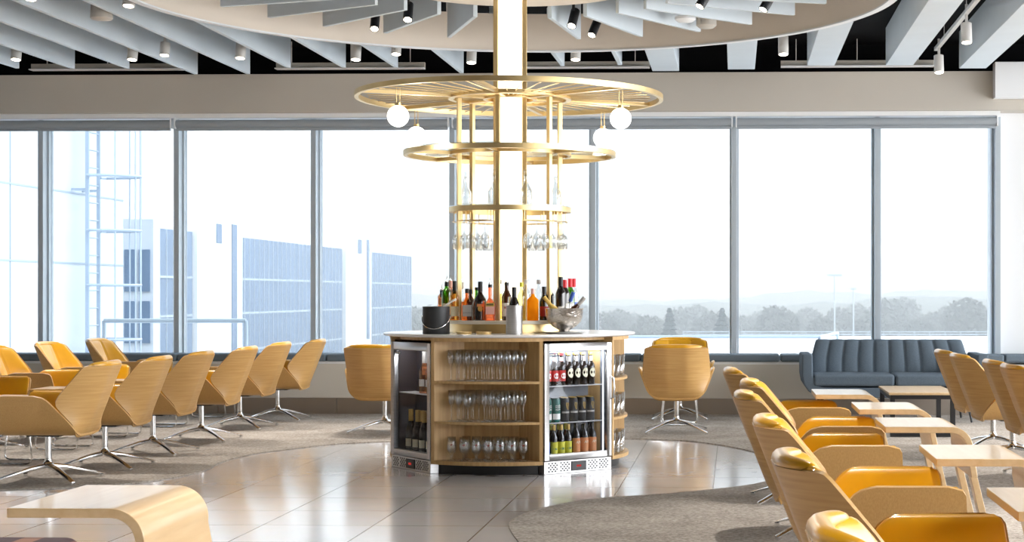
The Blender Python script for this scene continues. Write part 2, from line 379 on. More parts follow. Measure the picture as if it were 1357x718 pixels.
# ------------------------------------------------------------------ ceiling baffles, drum, fixtures
def drum_y(xw, r=2.95):
    dx = xw-BX; return BY+math.sqrt(max(0, r*r-dx*dx)) if abs(dx) < r else None
bz = 3.485
thin = [(-7.14, 16.3), (-6.6, 16.35), (-6.05, 16.35), (-5.51, 16.8), (-4.97, 16.8), (-4.43, 16.35), (-3.88, 16.35), (-3.36, 16.35), (-2.78, 16.8), (-2.22, 16.35), (-1.70, 16.3), (-1.13, 16.25), (-7.68, 16.8), (-8.2, 16.4)]
for i, (x, y1) in enumerate(sorted(thin)):
    y0 = drum_y(x) or 6.0
    mb = MB(); mb.box(-.02, .02, 0, y1-y0, 0, .37)
    tag(mb.build('ceiling_baffle', 'baffle', loc=(x, y0, bz), bevel=.003, seg=1), 'thin white ceiling baffle board, number %s from the left over the window' % ['one', 'two', 'three', 'four', 'five', 'six', 'seven', 'eight', 'nine', 'ten', 'eleven', 'twelve', 'thirteen', 'fourteen'][i], 'ceiling baffle', 'thin parallel ceiling baffles')
for i, (x, y1) in enumerate([(-.70, 16.7), (.06, 16.6), (.84, 16.35), (1.61, 16.35), (2.36, 16.6), (3.15, 16.6)]):
    y0 = drum_y(x) or 6.0
    mb = MB(); mb.box(-.135, .135, 0, y1-y0, 0, .37)
    tag(mb.build('ceiling_beam', 'baffle', loc=(x, y0, bz), bevel=.004, seg=1), 'wide white boxed ceiling beam, %s counted from the bar column rightwards' % ['first', 'second', 'third', 'fourth', 'fifth', 'sixth'][i], 'ceiling beam', 'wide ceiling beams on the right')
# drum ring
t = thing('ceiling_ring', 'large round cream ring canopy hanging from the ceiling over the bar', 'ceiling canopy', (BX, BY, 3.445), BR)
mb = MB(); mb.lathe([(2.83, 0), (2.86, 0), (2.86, .33), (2.83, .33), (2.83, 0)], 128); mb.build('ring_wall', 'drum', t)
mb = MB(); mb.lathe([(2.815, -.012), (2.875, -.012), (2.875, 0), (2.815, 0), (2.815, -.012)], 128); mb.build('rim', 'white', t)
for k in range(27):
    a = math.radians(90-(8.3+13.333*k))+.0
    mb = MB(); mb.box(1.3, 2.46, -.018, .018, 0.04, .38); o = mb.build('radial_fin', 'baffle', t, rot=(0, 0, a-(BR-A)), bevel=.003, seg=1)
mb = MB()
for k in range(8):
    a = 2*PI*k/8+.2; x, y = 2.845*math.cos(a), 2.845*math.sin(a); mb.tube([(x, y, .33), (x, y, .415)], .006, 6)
for k in range(27):
    pass
mb.build('hanger', 'fixture', t)
t = thing('ceiling_disc', 'small round cream disc canopy around the top of the lit column', 'ceiling canopy', (BX, BY, 3.52), BR)
mb = MB(); mb.lathe([(.2, 0), (.96, 0), (.97, .01), (.97, .335), (.2, .335), (.2, 0)], 96); mb.build('disc_body', 'drum', t)

def spot(name, lab, x, y, z0, tilt=-13, az=0, mat='fixture', h=.17, r=.047, group='white cylinder spotlights', stem=None, power=16, tail=True):
    t = thing(name, lab, 'spotlight', (x, y, z0+h/2), 0, group)
    R = (math.radians(tilt), 0, az)
    mb = MB(); mb.lathe([(r*.82, -h/2+.012), (r*.82, -h/2), (r, -h/2), (r, h/2), (1e-4, h/2)], 20)
    mb.build('spot_housing', mat, t, rot=R)
    mb = MB(); mb.lathe([(1e-4, -h/2+.002), (r*.82, -h/2+.002)], 20, smooth=False); mb.build('lamp_lens', 'lamp', t, rot=R)
    zc = 3.86-(z0+h/2)
    if stem is None: stem = zc
    if stem > h/2: 
        mb = MB(); mb.tube([(0, 0, h/2-.02), (0, 0, stem)], .012, 8); mb.build('stem', mat, t)
    L = bpy.data.lights.new('spot', 'SPOT'); L.energy = power; L.color = (1, .94, .87); L.spot_size = 1.2; L.spot_blend = .7; L.shadow_soft_size = .04
    lo = bpy.data.objects.new('spot_light', L); C.objects.link(lo); lo.parent = t
    d = Vector((0, 0, -h/2-.02)); d.rotate(Matrix.Rotation(az, 3, 'Z') @ Matrix.Rotation(math.radians(tilt), 3, 'X')); lo.location = d; lo.rotation_euler = R
    return t
sp = [(22, 80, 'at the far left between baffles'), (176, 80, 'second along the left baffles'), (319, 78, 'third along the left baffles'), (472, 80, 'below the ring at left'), (625, 84, 'just left of the lit column'), (763, 80, 'just right of the lit column'), (1038, 73, 'between wide beams on the right'), (169, 8, 'near the top edge at left')]
SPOTX = {}
def freex(x):                       # keep fixtures in the gaps between baffles
    for bx, w in [(q[0], .02) for q in thin]+[(q, .135) for q in (-.70, .06, .84, 1.61, 2.36)]:
        if abs(x-bx) < w+.06: x = bx+(w+.065)*(1 if x >= bx else -1)
    return x
for px, py, lab in sp:
    x, y = PF(px, py, 3.45) if False else PD(px, F*(3.42-H)/(PY-py))
    x = freex(x)
    if drum_y(x) and y < drum_y(x)+.08: y = drum_y(x)+.08
    spot('spotlight', 'white cylinder ceiling spotlight '+lab, x, y, 3.42)
# black tilted spots inside the ring
for px, py, lab, tl in [(497, 42, 'outermost on the left', -12), (541, 30, 'second on the left', -12), (760, 38, 'nearest right of the column', 10), (788, 50, 'below and right of the column one', 18), (934, 12, 'third from the column', 35), (1018, 16, 'outermost on the right', 35)]:
    x, y = PD(px, F*(3.43-H)/(PY-py))
    spot('spotlight', 'black tilted spotlight inside the ceiling ring, '+lab, x, y, 3.43, tilt=-34, az={-12: .1, 10: -.25, 18: -.5, 35: -1.0}[tl], mat='blackplastic', h=.17, r=.038, group='black spotlights inside the ring', power=20)
# track with two spots on the right
x0, y0 = PD(1243, 16.0); x1 = x0+.02
t = thing('track_rail', 'white lighting track rail between the two rightmost wide beams', 'lighting track', (x0, 16.1, 3.62))
mb = MB(); mb.box(-.02, .02, -5.6, .12, -.015, .02); mb.build('rail', 'fixture', t, bevel=.003)
mb = MB()
for yy in (-5, -3.5, -2, -.5): mb.tube([(0, yy, .02), (0, yy, .24)], .004, 6)
mb.build('suspension_wire', 'fixture', t)
for d, lab in ((16.0, 'at the far end of the track rail'), (14.1, 'on the nearer part of the track rail')):
    spot('spotlight', 'white cylinder spotlight hanging '+lab, x0, d, 3.36, stem=.245, group='track spotlights')
# beige speaker, detectors
t = thing('pendant_speaker', 'beige round pendant loudspeaker hanging between baffles at upper left', 'speaker', (freex(PD(131, 13.3)[0]), 13.2, 3.46))
mb = MB(); mb.lathe([(1e-4, -.02), (.075, -.012), (.088, .0), (.082, .12), (.06, .15), (1e-4, .155)], 24); mb.build('speaker_body', 'speaker', t)
mb = MB(); mb.tube([(0, 0, .15), (0, 0, .4)], .008, 8); mb.build('cable', 'speaker', t)
for px, py, lab in ((908, 26, 'flat white round smoke detector inside the ring'), (936, 34, 'beige round pendant speaker inside the ring, beside the smoke detector')):
    x, y = PD(px, F*(3.5-H)/(PY-py)); t = thing('smoke_detector' if 'smoke' in lab else 'pendant_speaker', lab, 'detector' if 'smoke' in lab else 'speaker', (x, y, 3.48))
    mb = MB(); mb.lathe([(1e-4, 0), (.06, 0), (.085, .02), (.085, .04 if px == 908 else .1), (1e-4, .05 if px == 908 else .12)], 24); mb.build('detector_body', 'white' if px == 908 else 'speaker', t)
    mb = MB(); mb.tube([(0, 0, .04), (0, 0, .38)], .01, 8); mb.build('stem', 'fixture', t)
# linear diffusers on the far wall
for a, b, lab in ((23, 230, 'at the far left'), (357, 558, 'left of the lit column'), (665, 860, 'behind the lit column'), (1035, 1238, 'at the right')):
    xa, xb = PD(a, 16.95)[0], PD(b, 16.95)[0]
    t = thing('air_diffuser', 'long pale slot air diffuser under the black ceiling '+lab, 'air vent', ((xa+xb)/2, 17.05, 3.565), group='linear air diffusers'); L = (xb-xa)/2
    mb = MB(); mb.box(-L, L, -.06, .05, 0, .012); mb.build('diffuser_flange', 'white', t, bevel=.002)
    mb = MB(); mb.box(-L, L, .0, .05, .014, .07); mb.build('diffuser_body', 'beam', t, bevel=.002)
    mb = MB()
    for xx in (-L*.8, 0, L*.8): mb.tube([(xx, .03, .07), (xx, .03, .293)], .005, 6)
    mb.build('hanger', 'fixture', t)

# ------------------------------------------------------------------ the bar
zc = .963
bar = thing('bar_counter', 'round oak bar island with white counter top and open glass shelves', 'bar counter', (BX, BY, 0.0005), BR)
mb = MB(); mb.lathe([(1e-4, .94), (.885, .94), (.912, .946), (.917, .951), (.917, .960), (.914, .963), (1e-4, .963)], 128); mb.build('counter_top', 'quartz', bar)
mb = MB(); mb.cyl(.80, 0.0, .066, 96); mb.build('plinth', 'blackplastic', bar)
def sector(mb, t0, t1, r0, r1, z0, z1, n=None, mi=0):
    n = n or max(2, int(abs(t1-t0)/3)); P = [bl(t0+(t1-t0)*i/n, r1) for i in range(n+1)]
    P += [bl(t1+(t0-t1)*i/n, r0) for i in range(n+1)] if r0 > .01 else [(0, 0)]
    return mb.prism(P, z0, z1, mi=mi)
FW, FDp = .6, .40
def chord(tc):                          # centre and distance of a fridge face
    return tc, math.sqrt(.87**2-.3**2)
FR = [(-59.5, 'left'), (35.7, 'right')]
half = math.degrees(math.asin(.305/.87))
w0, w1 = -59.5+half+.2, 35.7-half-.2; w2 = 35.7+half+.2; w3 = 360-59.5-half-.2
# band under the counter over the wooden bays and thin over the fridges
mb = MB(); sector(mb, w0, w1, .30, .87, .915, .94); sector(mb, w2, w3, .30, .87, .915, .94, 60); sector(mb, w0-45, w0, .2, .80, .918, .94); sector(mb, w1, w2, .2, .80, .918, .94); mb.build('top_rail', 'oak_h', bar)
mb = MB(); sector(mb, w0, w1, .30, .87, .067, .092); sector(mb, w2, w3, .30, .87, .067, .092, 60); mb.build('bottom_board', 'oak_h', bar)
def inward(tc, k): return (-math.sin(math.radians(tc))*k, math.cos(math.radians(tc))*k)
TC = (-59.5, 35.7)
def bayline(s):                         # left and right inner wall points of the middle bay, s metres in from the front corners
    a = bl(w0+1.6, .862); b = bl(w1-1.6, .862); da, db = inward(TC[0], s), inward(TC[1], s); return (a[0]+da[0], a[1]+da[1]), (b[0]+db[0], b[1]+db[1])
DB = .235
La, Ra = bayline(DB)
arcp = [bl(w0+1.6+(w1-w0-3.2)*i/16, .862) for i in range(17)]
for z in (.346, .625):
    mb = MB(); mb.prism(arcp+[Ra, La], z, z+.017); mb.build('shelf', 'oak_h', bar)
    mb = MB(); sector(mb, w2+1.5, w2+44.5, .36, .862, z, z+.017); mb.build('shelf', 'oak_h', bar)
for th, sg in ((w0, 1), (w1, -1)):
    c0 = bl(th, .868); dd = inward(TC[0] if sg > 0 else TC[1], DB+.02); c1 = (c0[0]+dd[0], c0[1]+dd[1]); e_ = bayline(0)[0 if sg > 0 else 1]; ee = bayline(DB+.02)[0 if sg > 0 else 1]
    mb = MB(); mb.prism([c0, c1, ee, e_], .0925, .9145); mb.build('side_panel', 'oak_h', bar)
mb = MB(); L2, R2 = bayline(DB+.02); mb.prism([La, Ra, R2, L2], .0925, .9145); mb.build('back_panel', 'oak_h', bar)
for th, sg in ((w2, 1), (w2+46, -1)):
    mb = MB(); x0, y0 = bl(th, .868); x1, y1 = bl(th, .36); d = Vector((x1-x0, y1-y0)).normalized(); nrm = Vector((-d.y, d.x))*(-.02*sg)
    # thickness goes into the bay
    tdir = Vector(bl(th+sg*3, .8))-Vector(bl(th, .8)); nrm = nrm if nrm.dot(tdir) > 0 else -nrm
    mb.prism([(x0, y0), (x1, y1), (x1+nrm.x, y1+nrm.y), (x0+nrm.x, y0+nrm.y)], .0925, .9145); mb.build('side_panel', 'oak_h', bar)
mb = MB(); sector(mb, w2, w2+46, .335, .358, .0925, .9145); mb.build('back_panel', 'oak_h', bar)
mb = MB(); sector(mb, w2+46.5, w3, .84, .865, .0925, .9145, 50); mb.build('rear_panel', 'oak_h', bar)
# raised bottle shelf
mb = MB(); mb.lathe([(.44, .9635), (.44, 1.028)], 96); mb.build('riser', 'brass', bar)
mb = MB(); mb.lathe([(1e-4, 1.028), (.50, 1.028), (.505, 1.031), (.505, 1.05), (.50, 1.053), (1e-4, 1.053)], 96); mb.build('bottle_shelf', 'cream_metal', bar)
ZS = 1.053

# brass gantry with canopy ring, shelves and lit column
g = thing('brass_gantry', 'tall brass gantry with ring canopy and round glass shelves above the bar', 'bar gantry', (BX, BY, ZS), BR)
posts = [-73, -13, 47, 107, 167, 227]
for th in posts:
    x, y = bl(th, .385); mb = MB(); mb.box(-.0155, .0155, -.0155, .0155, 0.0005, 1.612); mb.build('post', 'brass', g, loc=(x, y, 0), rot=(0, 0, math.radians(th)), bevel=.003)
def ring(mb, r, z0, z1, w=.022, n=96): return mb.lathe([(r-w, z0), (r, z0), (r, z1), (r-w, z1), (r-w, z0)], n)
zk = 2.667-ZS
mb = MB(); ring(mb, 1.125, zk, zk+.036, .03); mb.build('canopy_rim', 'brass', g)
mb = MB(); ring(mb, .45, zk, zk+.03, .04); ring(mb, .2, zk, zk+.03, .03); mb.build('canopy_hub', 'brass', g)
for k, th in enumerate(posts):
    a = math.radians(th-90); mb = MB(); mb.box(.17, 1.1, -.017, .017, zk+.004, zk+.03); mb.build('canopy_arm', 'brass', g, rot=(0, 0, a))
for k in range(48):
    if k % 8 == 0: continue
    a = math.radians(-70-90+7.5*k); mb = MB(); mb.tube([(.18, 0, zk+.016), (1.03, 0, zk+.016)], .004, 6); mb.build('spoke', 'brass', g, rot=(0, 0, a))
z2 = 2.25-ZS
mb = MB(); ring(mb, .775, z2, z2+.035, .03); mb.build('shelf_rim', 'brass', g)
mb = MB(); ring(mb, .45, z2+.004, z2+.03, .025); mb.build('inner_rim', 'brass', g)
mb = MB(); mb.lathe([(.16, z2+.036), (.765, z2+.036), (.765, z2+.044), (.16, z2+.044), (.16, z2+.036)], 96); mb.build('glass_shelf', 'shelf_glass', g)
for th in posts:
    a = math.radians(th-90); mb = MB(); mb.box(.40, .75, -.012, .012, z2+.004, z2+.03); mb.build('shelf_arm', 'brass', g, rot=(0, 0, a))
z3 = 1.84-ZS
mb = MB(); ring(mb, .447, z3, z3+.036, .03); mb.build('shelf_rim', 'brass', g)
mb = MB(); mb.lathe([(.16, z3+.037), (.44, z3+.037), (.44, z3+.045), (.16, z3+.045), (.16, z3+.037)], 96); mb.build('glass_shelf', 'shelf_glass', g)
# glass-hanging rails under the lowest ring shelf
for th0 in (-62, 14, 62, 130, 190, 246):
    mb = MB()
    for r in (.42, .36, .30):
        pts = [bl(th0+ (i-0)*4.0, r) for i in range(11)]
        P = [(pts[0][0], pts[0][1], z3)]+[(p[0], p[1], z3-.07) for p in pts]+[(pts[-1][0], pts[-1][1], z3)]
        mb.tube(P, .0035, 6)
    mb.build('hanging_rail', 'brass', g)
col = thing('light_column', 'tall square illuminated column with brass corners rising from bar to ceiling', 'light column', (BX, BY, ZS+.0005), BR)
mb = MB(); mb.box(-.086, .086, -.086, .086, .002, 2.8); mb.build('light_panel', 'core', col)
for sx in (-1, 1):
    for sy in (-1, 1):
        mb = MB(); mb.box(sx*.105-.0165, sx*.105+.0165, sy*.105-.0165, sy*.105+.0165, 0, 2.8); mb.build('corner_post', 'brass', col, bevel=.003)
L = bpy.data.lights.new('column_glow', 'POINT')
# globes
for th, lab in ((-47.5, 'near left'), (47.5, 'near right'), (136, 'far right'), (-136, 'far left')):
    x, y = b2w(*bl(th, 1.04)); t = thing('globe_lamp', 'glowing white glass globe hanging from the brass canopy ring, '+lab, 'pendant lamp', (x, y, 2.466), group='globe lamps on the canopy ring')
    mb = MB(); mb.lathe([(.075*math.sin(PI*i/16)+1e-5, -.075*math.cos(PI*i/16)) for i in range(17)], 32); mb.build('globe', 'globe', t)
    mb = MB(); mb.lathe([(1e-4, .07), (.022, .072), (.022, .092), (1e-4, .094)], 16)
    mb.tube([(-.012, 0, .09), (-.012, 0, .19), (-.012, 0, .2)], .003, 6); mb.tube([(.012, 0, .09), (.012, 0, .2)], .003, 6)
    mb.build('hanger', 'brass', t)
    pl = bpy.data.lights.new('globe_glow', 'POINT'); pl.energy = 3; pl.color = (1, .93, .82); pl.shadow_soft_size = .08
    lo = bpy.data.objects.new('globe_glow', pl); C.objects.link(lo); lo.parent = t; lo.location = (0, 0, -.16)

# ------------------------------------------------------------------ glassware
def lathe_thing(name, parts, label, cat):
    t = thing(name, label, cat)
    for pn, prof, m, n in parts:
        mb = MB(); mb.lathe(prof, n); mb.build(pn, m, t)
    return t
def glass_one(name, prof, label, n=20):
    mb = MB(); mb.lathe(prof, n); o = mb.build(name, 'glass', auto=False); tag(o, label, 'glass'); return Proto(o)
flute = glass_one('champagne_flute', [(1e-4, .0), (.030, .001), (.031, .003), (.006, .008), (.004, .02), (.004, .095), (.008, .105), (.019, .125), (.0245, .16), (.0225, .215), (.0212, .215), (.0230, .16), (.018, .127), (1e-4, .112)], 'x')
wine = glass_one('wine_glass', [(1e-4, .0), (.034, .001), (.034, .003), (.006, .008), (.004, .02), (.004, .085), (.010, .095), (.028, .115), (.034, .145), (.029, .205), (.0275, .205), (.032, .145), (.026, .117), (1e-4, .10)], 'x')
tulip = None
def mk_tulip():
    t = thing('beer_glass', 'x', 'glass')
    mb = MB(); mb.lathe([(1e-4, 0), (.030, .001), (.031, .005), (.012, .012), (.009, .03), (.014, .045), (.028, .062), (.034, .085), (.033, .12), (.029, .165), (.0275, .165), (.0315, .12), (.032, .085), (.026, .065), (1e-4, .05)], 20); mb.build('glass_bowl', 'glass', t, auto=False)
    mb = MB(); mb.box(-.007, .002, -.0352, -.0345, .108, .114); mb.box(-.001, .006, -.0352, -.0345, .111, .117); mb.build('printed_mark', 'l_dkred', t)
    return Proto(t)
tulip = mk_tulip()
highball = glass_one('highball_glass', [(1e-4, 0), (.029, .0), (.031, .006), (.034, .155), (.0325, .155), (.029, .012), (1e-4, .012)], 'x', 14)
def put_bar(pr, th, r, z, label, group, rz=0):
    x, y = b2w(*bl(th, r)); return pr.put((x, y, z), BR+math.radians(th)+rz, label, group)
def bay_put(pr, t, s_, z, label, group):
    (ax, ay), (bx, by) = bayline(s_); bul = 4*t*(1-t)*.085*(1-s_/.3)
    x, y = ax+(bx-ax)*t+bul*.17, ay+(by-ay)*t-bul; wx, wy = b2w(x, y); pr.put((wx, wy, z), BR, label, group)
for zz, nm_ in ((.6426, 'top'), (.3636, 'middle')):
    for ri, (s_, n) in enumerate(((.045, 10), (.105, 9), (.165, 8))):
        for k in range(n):
            if nm_ == 'middle' and k == 3 and ri < 2: continue
            pr = wine if (k % 4 == 2 and nm_ == 'middle' and ri == 0) else flute
            kind = 'wine glass' if pr is wine else 'champagne flute'
            bay_put(pr, (.11+.76*k/(n-1))+random.uniform(-.006, .006), s_, zz, 'clear empty %s standing in rows on the %s oak bar shelf' % (kind, nm_), '%ss on the %s bar shelf' % (kind, nm_))
for k in range(7): bay_put(tulip, .11+.76*k/6, .05, .0926, 'stemmed beer glass with small red mark, front row of the lowest bar shelf', 'beer glasses in front')
for k in range(6): bay_put(tulip, .17+.66*k/5, .15, .0926, 'stemmed beer glass in the back row of the lowest bar shelf', 'beer glasses at the back')
for zz, nm_ in ((.6426, 'top'), (.3636, 'middle'), (.0926, 'bottom')):
    for r in (.81, .735):
        for k in range(5 if r > .8 else 4):
            put_bar(highball, w2+6+k*7.2+(3 if r < .8 else 0), r, zz, 'clear straight tumbler on the %s shelf of the bay right of the drinks fridge' % nm_, 'tumblers on the %s shelf right of the fridge' % nm_)
# hanging wine glasses under the gantry shelf (upside down) and clear decanters on it
for th0 in (-62, 14, 62, 130, 190, 246):
    for k in range(4):
        x, y = b2w(*bl(th0+5+k*10, .39)); wine.put((x, y, z3+ZS-.071+.006), 0, 'upside down wine glass hanging under the lowest brass ring shelf', 'wine glasses hanging from the gantry', rot=(PI, 0, 0))
def mk_dec():
    t = thing('glass_decanter', 'x', 'decanter')
    mb = MB(); mb.lathe([(1e-4, 0), (.045, .0), (.048, .01), (.044, .10), (.02, .14), (.014, .2), (.017, .21), (.0155, .21), (.0125, .2), (.018, .14), (.042, .1), (.044, .012), (1e-4, .012)], 20); mb.build('decanter_body', 'bt_clear', t, auto=False)
    mb = MB(); mb.lathe([(1e-4, .195), (.011, .2), (.013, .225), (.018, .24), (1e-4, .255)], 14); mb.build('stopper', 'bt_clear', t, auto=False)
    return Proto(t)
dec = mk_dec()
for th, lab in ((-78, 'left side'), (-20, 'front left of the lit column'), (20, 'front right of the lit column'), (84, 'right side')):
    x, y = b2w(*bl(th, .33)); dec.put((x, y, z3+ZS+.0455), 0, 'clear glass decanter on the lowest round gantry shelf, '+lab, 'decanters on the gantry')

# ------------------------------------------------------------------ bottles
def bottle(name, h, r, sh, nr, body, cap=None, caph=.04, lab=None, lz=(.05, .12), lab2=None, lz2=None, mark=None, square=False, pour=False, txt=None, span=110, capr=None, liquid=None, marks=None):
    """h total, r radius, sh shoulder height, nr neck radius"""
    t = thing(name, 'x', 'bottle')
    top = h-(.045 if pour else 0)
    mb = MB()
    if square:
        mb.box(-r, r, -r*.8, r*.8, 0, sh); mb.lathe([(r*.7, sh), (nr*1.3, sh+.02), (nr, sh+.03), (nr, top)], 16, smooth=True); mb.build('bottle_body', body, t, bevel=.006)
    else:
        mb.lathe([(1e-4, .004), (r*.85, 0), (r, .006), (r, sh), (r*.93, sh+(top-sh)*.12), (nr*1.25, sh+(top-sh)*.38), (nr, sh+(top-sh)*.5), (nr, top), (1e-4, top)], 22); mb.build('bottle_body', body, t)
    if liquid:
        mb = MB(); k = .94; mb.lathe([(1e-4, .006), (r*k, .008), (r*k, sh*.99), (r*.6, sh+.012), (1e-4, sh+.012)], 20); mb.build('liquid', liquid, t)
    if cap:
        cr_ = capr or nr+.0015
        mb = MB(); mb.lathe([(cr_, top-caph), (cr_, top+.002), (1e-4, top+.003)], 16); mb.build('capsule', cap, t)
    if pour:
        mb = MB(); mb.lathe([(nr*.8, top), (nr*.8, top+.01), (.004, top+.014)], 12); mb.tube([(0, 0, top+.01), (0, 0, top+.03), (.004, -.003, top+.045)], [.0035, .003, .002], 6); mb.build('pourer', 'chrome', t)
    def wrap(z0, z1, m, n_='paper_label', sp_=span, rr=None):
        mb = MB()
        if square: mb.box(-r*.8, r*.8, -r*.8-.0012, -r*.8-.0004, z0, z1)
        else:
            a0 = math.radians(-90-sp_/2); mb.lathe([((rr or r)+.0008, z0), ((rr or r)+.0008, z1)], 14, a0=a0, a1=a0+math.radians(sp_))
        mb.build(n_, m, t)
    if lab: wrap(lz[0], lz[1], lab)
    if lab2: wrap(lz2[0], lz2[1], lab2, 'paper_label', span, nr+.001 if lz2[0] > sh+.02 else None)
    if mark:                            # an oval emblem on the label
        mc, mz, mw, mh = mark; mb = MB(); n = 20; R = r+.0016
        ring_ = [(mw*math.cos(2*PI*i/n), mz+mh*math.sin(2*PI*i/n)) for i in range(n)]
        P = [(R*math.sin(a/R), -R*math.cos(a/R), z) if not square else (a, -r*.8-.002, z) for a, z in [(0, mz)]+ring_]
        mb.add(P, [(0, 1+i, 1+(i+1) % n) for i in range(n)], False); mb.build('emblem', mc, t)
    if marks:                           # printed wording too small to read: rows of small strokes
        mc, z, w_, h_ = marks; mb = MB(); R = r+.0022; k_ = 5
        for i in range(k_):
            a0 = -w_/2+w_*i/k_; a1 = a0+w_/k_*.7
            q = [(a0, z), (a1, z), (a1, z+h_), (a0, z+h_)]
            mb.add([(R*math.sin(a/R), -R*math.cos(a/R), b) if not square else (a, -r*.8-.003, b) for a, b in q], [(0, 1, 2, 3)], False)
        mb.build('printed_wording', mc, t)
    if txt:
        s, m, z, size = txt; v, f = text_mb(s, size); R = r+.0022; mb = MB()
        mb.add([(R*math.sin(a/R), -R*math.cos(a/R), z+b) if not square else (a, -r*.8-.003, z+b) for a, b, c in v], f, False); mb.build('lettering', m, t)
    return Proto(t)
def wpt(px, d): return PD(px, d)
# upon the raised bottle shelf: (px, distance, maker args, label)
def one(px, d, z, label, rz=0, **k):
    x, y = PD(px, d); p = bottle(k.pop('name', 'liquor_bottle'), **k); return p.put((x, y, z), BR+rz, label)
Z = ZS+.0005
one(619, 11.845, Z, 'square amber liqueur bottle with silver label on the raised bar shelf', h=.225, r=.040, sh=.135, nr=.013, body='bt_amber', cap='c_black', caph=.03, lab='l_silver', lz=(.03, .11), square=True, txt=('DISARONNO', 'c_black', .055, .010))
one(636.5, 11.82, Z, 'dark cream liqueur bottle with gold emblem label on the raised bar shelf', h=.275, r=.045, sh=.135, nr=.015, body='bt_dark', cap='c_black', caph=.07, mark=('l_gold', .085, .018, .020), lab='l_orange', lz=(.098, .118), span=62)
one(649.5, 11.765, Z, 'orange red aperitif bottle with white label and clear neck on the raised bar shelf', h=.30, r=.038, sh=.13, nr=.013, body='bt_red', cap='c_black', caph=.02, lab='l_pink', lz=(.045, .100), lab2='l_gold', lz2=(.101, .126), pour=True, square=True, marks=('c_black', .108, .05, .012))
one(671.5, 11.85, Z, 'brown rum bottle with white label and pourer left of the steel wine cooler', h=.315, r=.035, sh=.165, nr=.016, body='bt_brown', cap='c_black', caph=.02, lab='l_white', lz=(.03, .125), pour=True, marks=('l_dkred', .085, .036, .014))
one(691, 11.8, Z, 'pale yellow lemon liqueur bottle right of the steel wine cooler', h=.27, r=.030, sh=.17, nr=.012, body='lemon', cap='l_yellow', caph=.03)
one(706, 11.80, Z, 'rounded bottle of bright orange juice on the raised bar shelf', h=.225, r=.041, sh=.14, nr=.012, body='juice', cap='l_pink', caph=.035, name='juice_bottle')
one(721, 11.9, Z, 'dark red vermouth bottle partly behind the glass bowl', h=.24, r=.036, sh=.13, nr=.014, body='bt_dark', cap='c_black', caph=.05, lab='l_dkred', lz=(.03, .1))
one(728, 11.99, Z, 'dark bottle with black cap beside the right front brass post', h=.28, r=.036, sh=.17, nr=.014, body='bt_dark', cap='c_black', caph=.05)
one(743, 11.93, Z, 'dark wine bottle with black capsule and small white label behind the glass bowl', h=.31, r=.037, sh=.19, nr=.015, body='bt_dark', cap='c_black', caph=.07, lab='l_white', lz=(.04, .1), span=60, name='wine_bottle')
one(748.5, 12.10, Z, 'dark wine bottle with red capsule behind the glass bowl, left one of three', h=.29, r=.036, sh=.19, nr=.015, body='bt_dark', cap='c_red', caph=.07, lab='l_white', lz=(.04, .12), name='wine_bottle')
one(755.5, 12.17, Z, 'green wine bottle with red capsule behind the glass bowl, middle one of three', h=.30, r=.034, sh=.19, nr=.015, body='bt_green', cap='c_red', caph=.06, lab='l_white', lz=(.04, .12), name='wine_bottle')
one(760.5, 12.28, Z, 'clear wine bottle with red capsule behind the glass bowl, right one of three', h=.30, r=.033, sh=.19, nr=.014, body='bt_clear', cap='c_red', caph=.06, lab='l_blue', lz=(.10, .13), name='wine_bottle')
one(592, 12.02, Z, 'green glass gin bottle with black pourer behind the black ice bucket', h=.32, r=.037, sh=.2, nr=.014, body='bt_green', cap='c_black', caph=.03, lab='l_cream', lz=(.04, .12), pour=True)
one(585.5, 12.23, Z, 'bottle with brown and white label at the left rim of the bar shelf', h=.26, r=.03, sh=.17, nr=.013, body='bt_rose', cap='c_black', caph=.05, lab='l_orange', lz=(.11, .16), pour=True)
one(602.5, 11.93, Z, 'amber whisky bottle with black cap behind the white scoop', h=.28, r=.034, sh=.16, nr=.014, body='bt_amber2', cap='c_black', caph=.09, lab='l_cream', lz=(.03, .1))
one(597, 12.2, Z, 'pink topped bottle with pourer at the back left of the bar shelf', h=.33, r=.034, sh=.2, nr=.013, body='bt_rose', cap='l_pink', caph=.06, pour=True)
one(612, 12.16, Z, 'clear spirit bottle with pourer behind the left front brass post', h=.32, r=.034, sh=.19, nr=.013, body='bt_clear', cap='l_silver', caph=.05, pour=True)
one(632, 12.02, Z, 'green necked bottle half hidden behind the dark liqueur bottle', h=.235, r=.034, sh=.12, nr=.014, body='bt_green', cap='c_black', caph=.02)
one(624, 11.94, Z, 'small amber bottle with black cap beside the square liqueur bottle', h=.22, r=.03, sh=.13, nr=.013, body='bt_brown', cap='c_black', caph=.03)
one(662.5, 12.00, Z, 'tall clear vodka bottle between the red aperitif and brown rum', h=.29, r=.03, sh=.18, nr=.013, body='bt_clear', cap='l_silver', caph=.03, liquid='bt_amber2')
one(697.5, 11.95, Z, 'tall clear spirit bottle behind the orange juice bottle', h=.29, r=.032, sh=.19, nr=.014, body='bt_clear', cap='l_white', caph=.03)
one(714, 12.03, Z, 'clear spirit bottle between orange juice and vermouth', h=.29, r=.034, sh=.19, nr=.015, body='bt_clear', cap='c_steel', caph=.03)

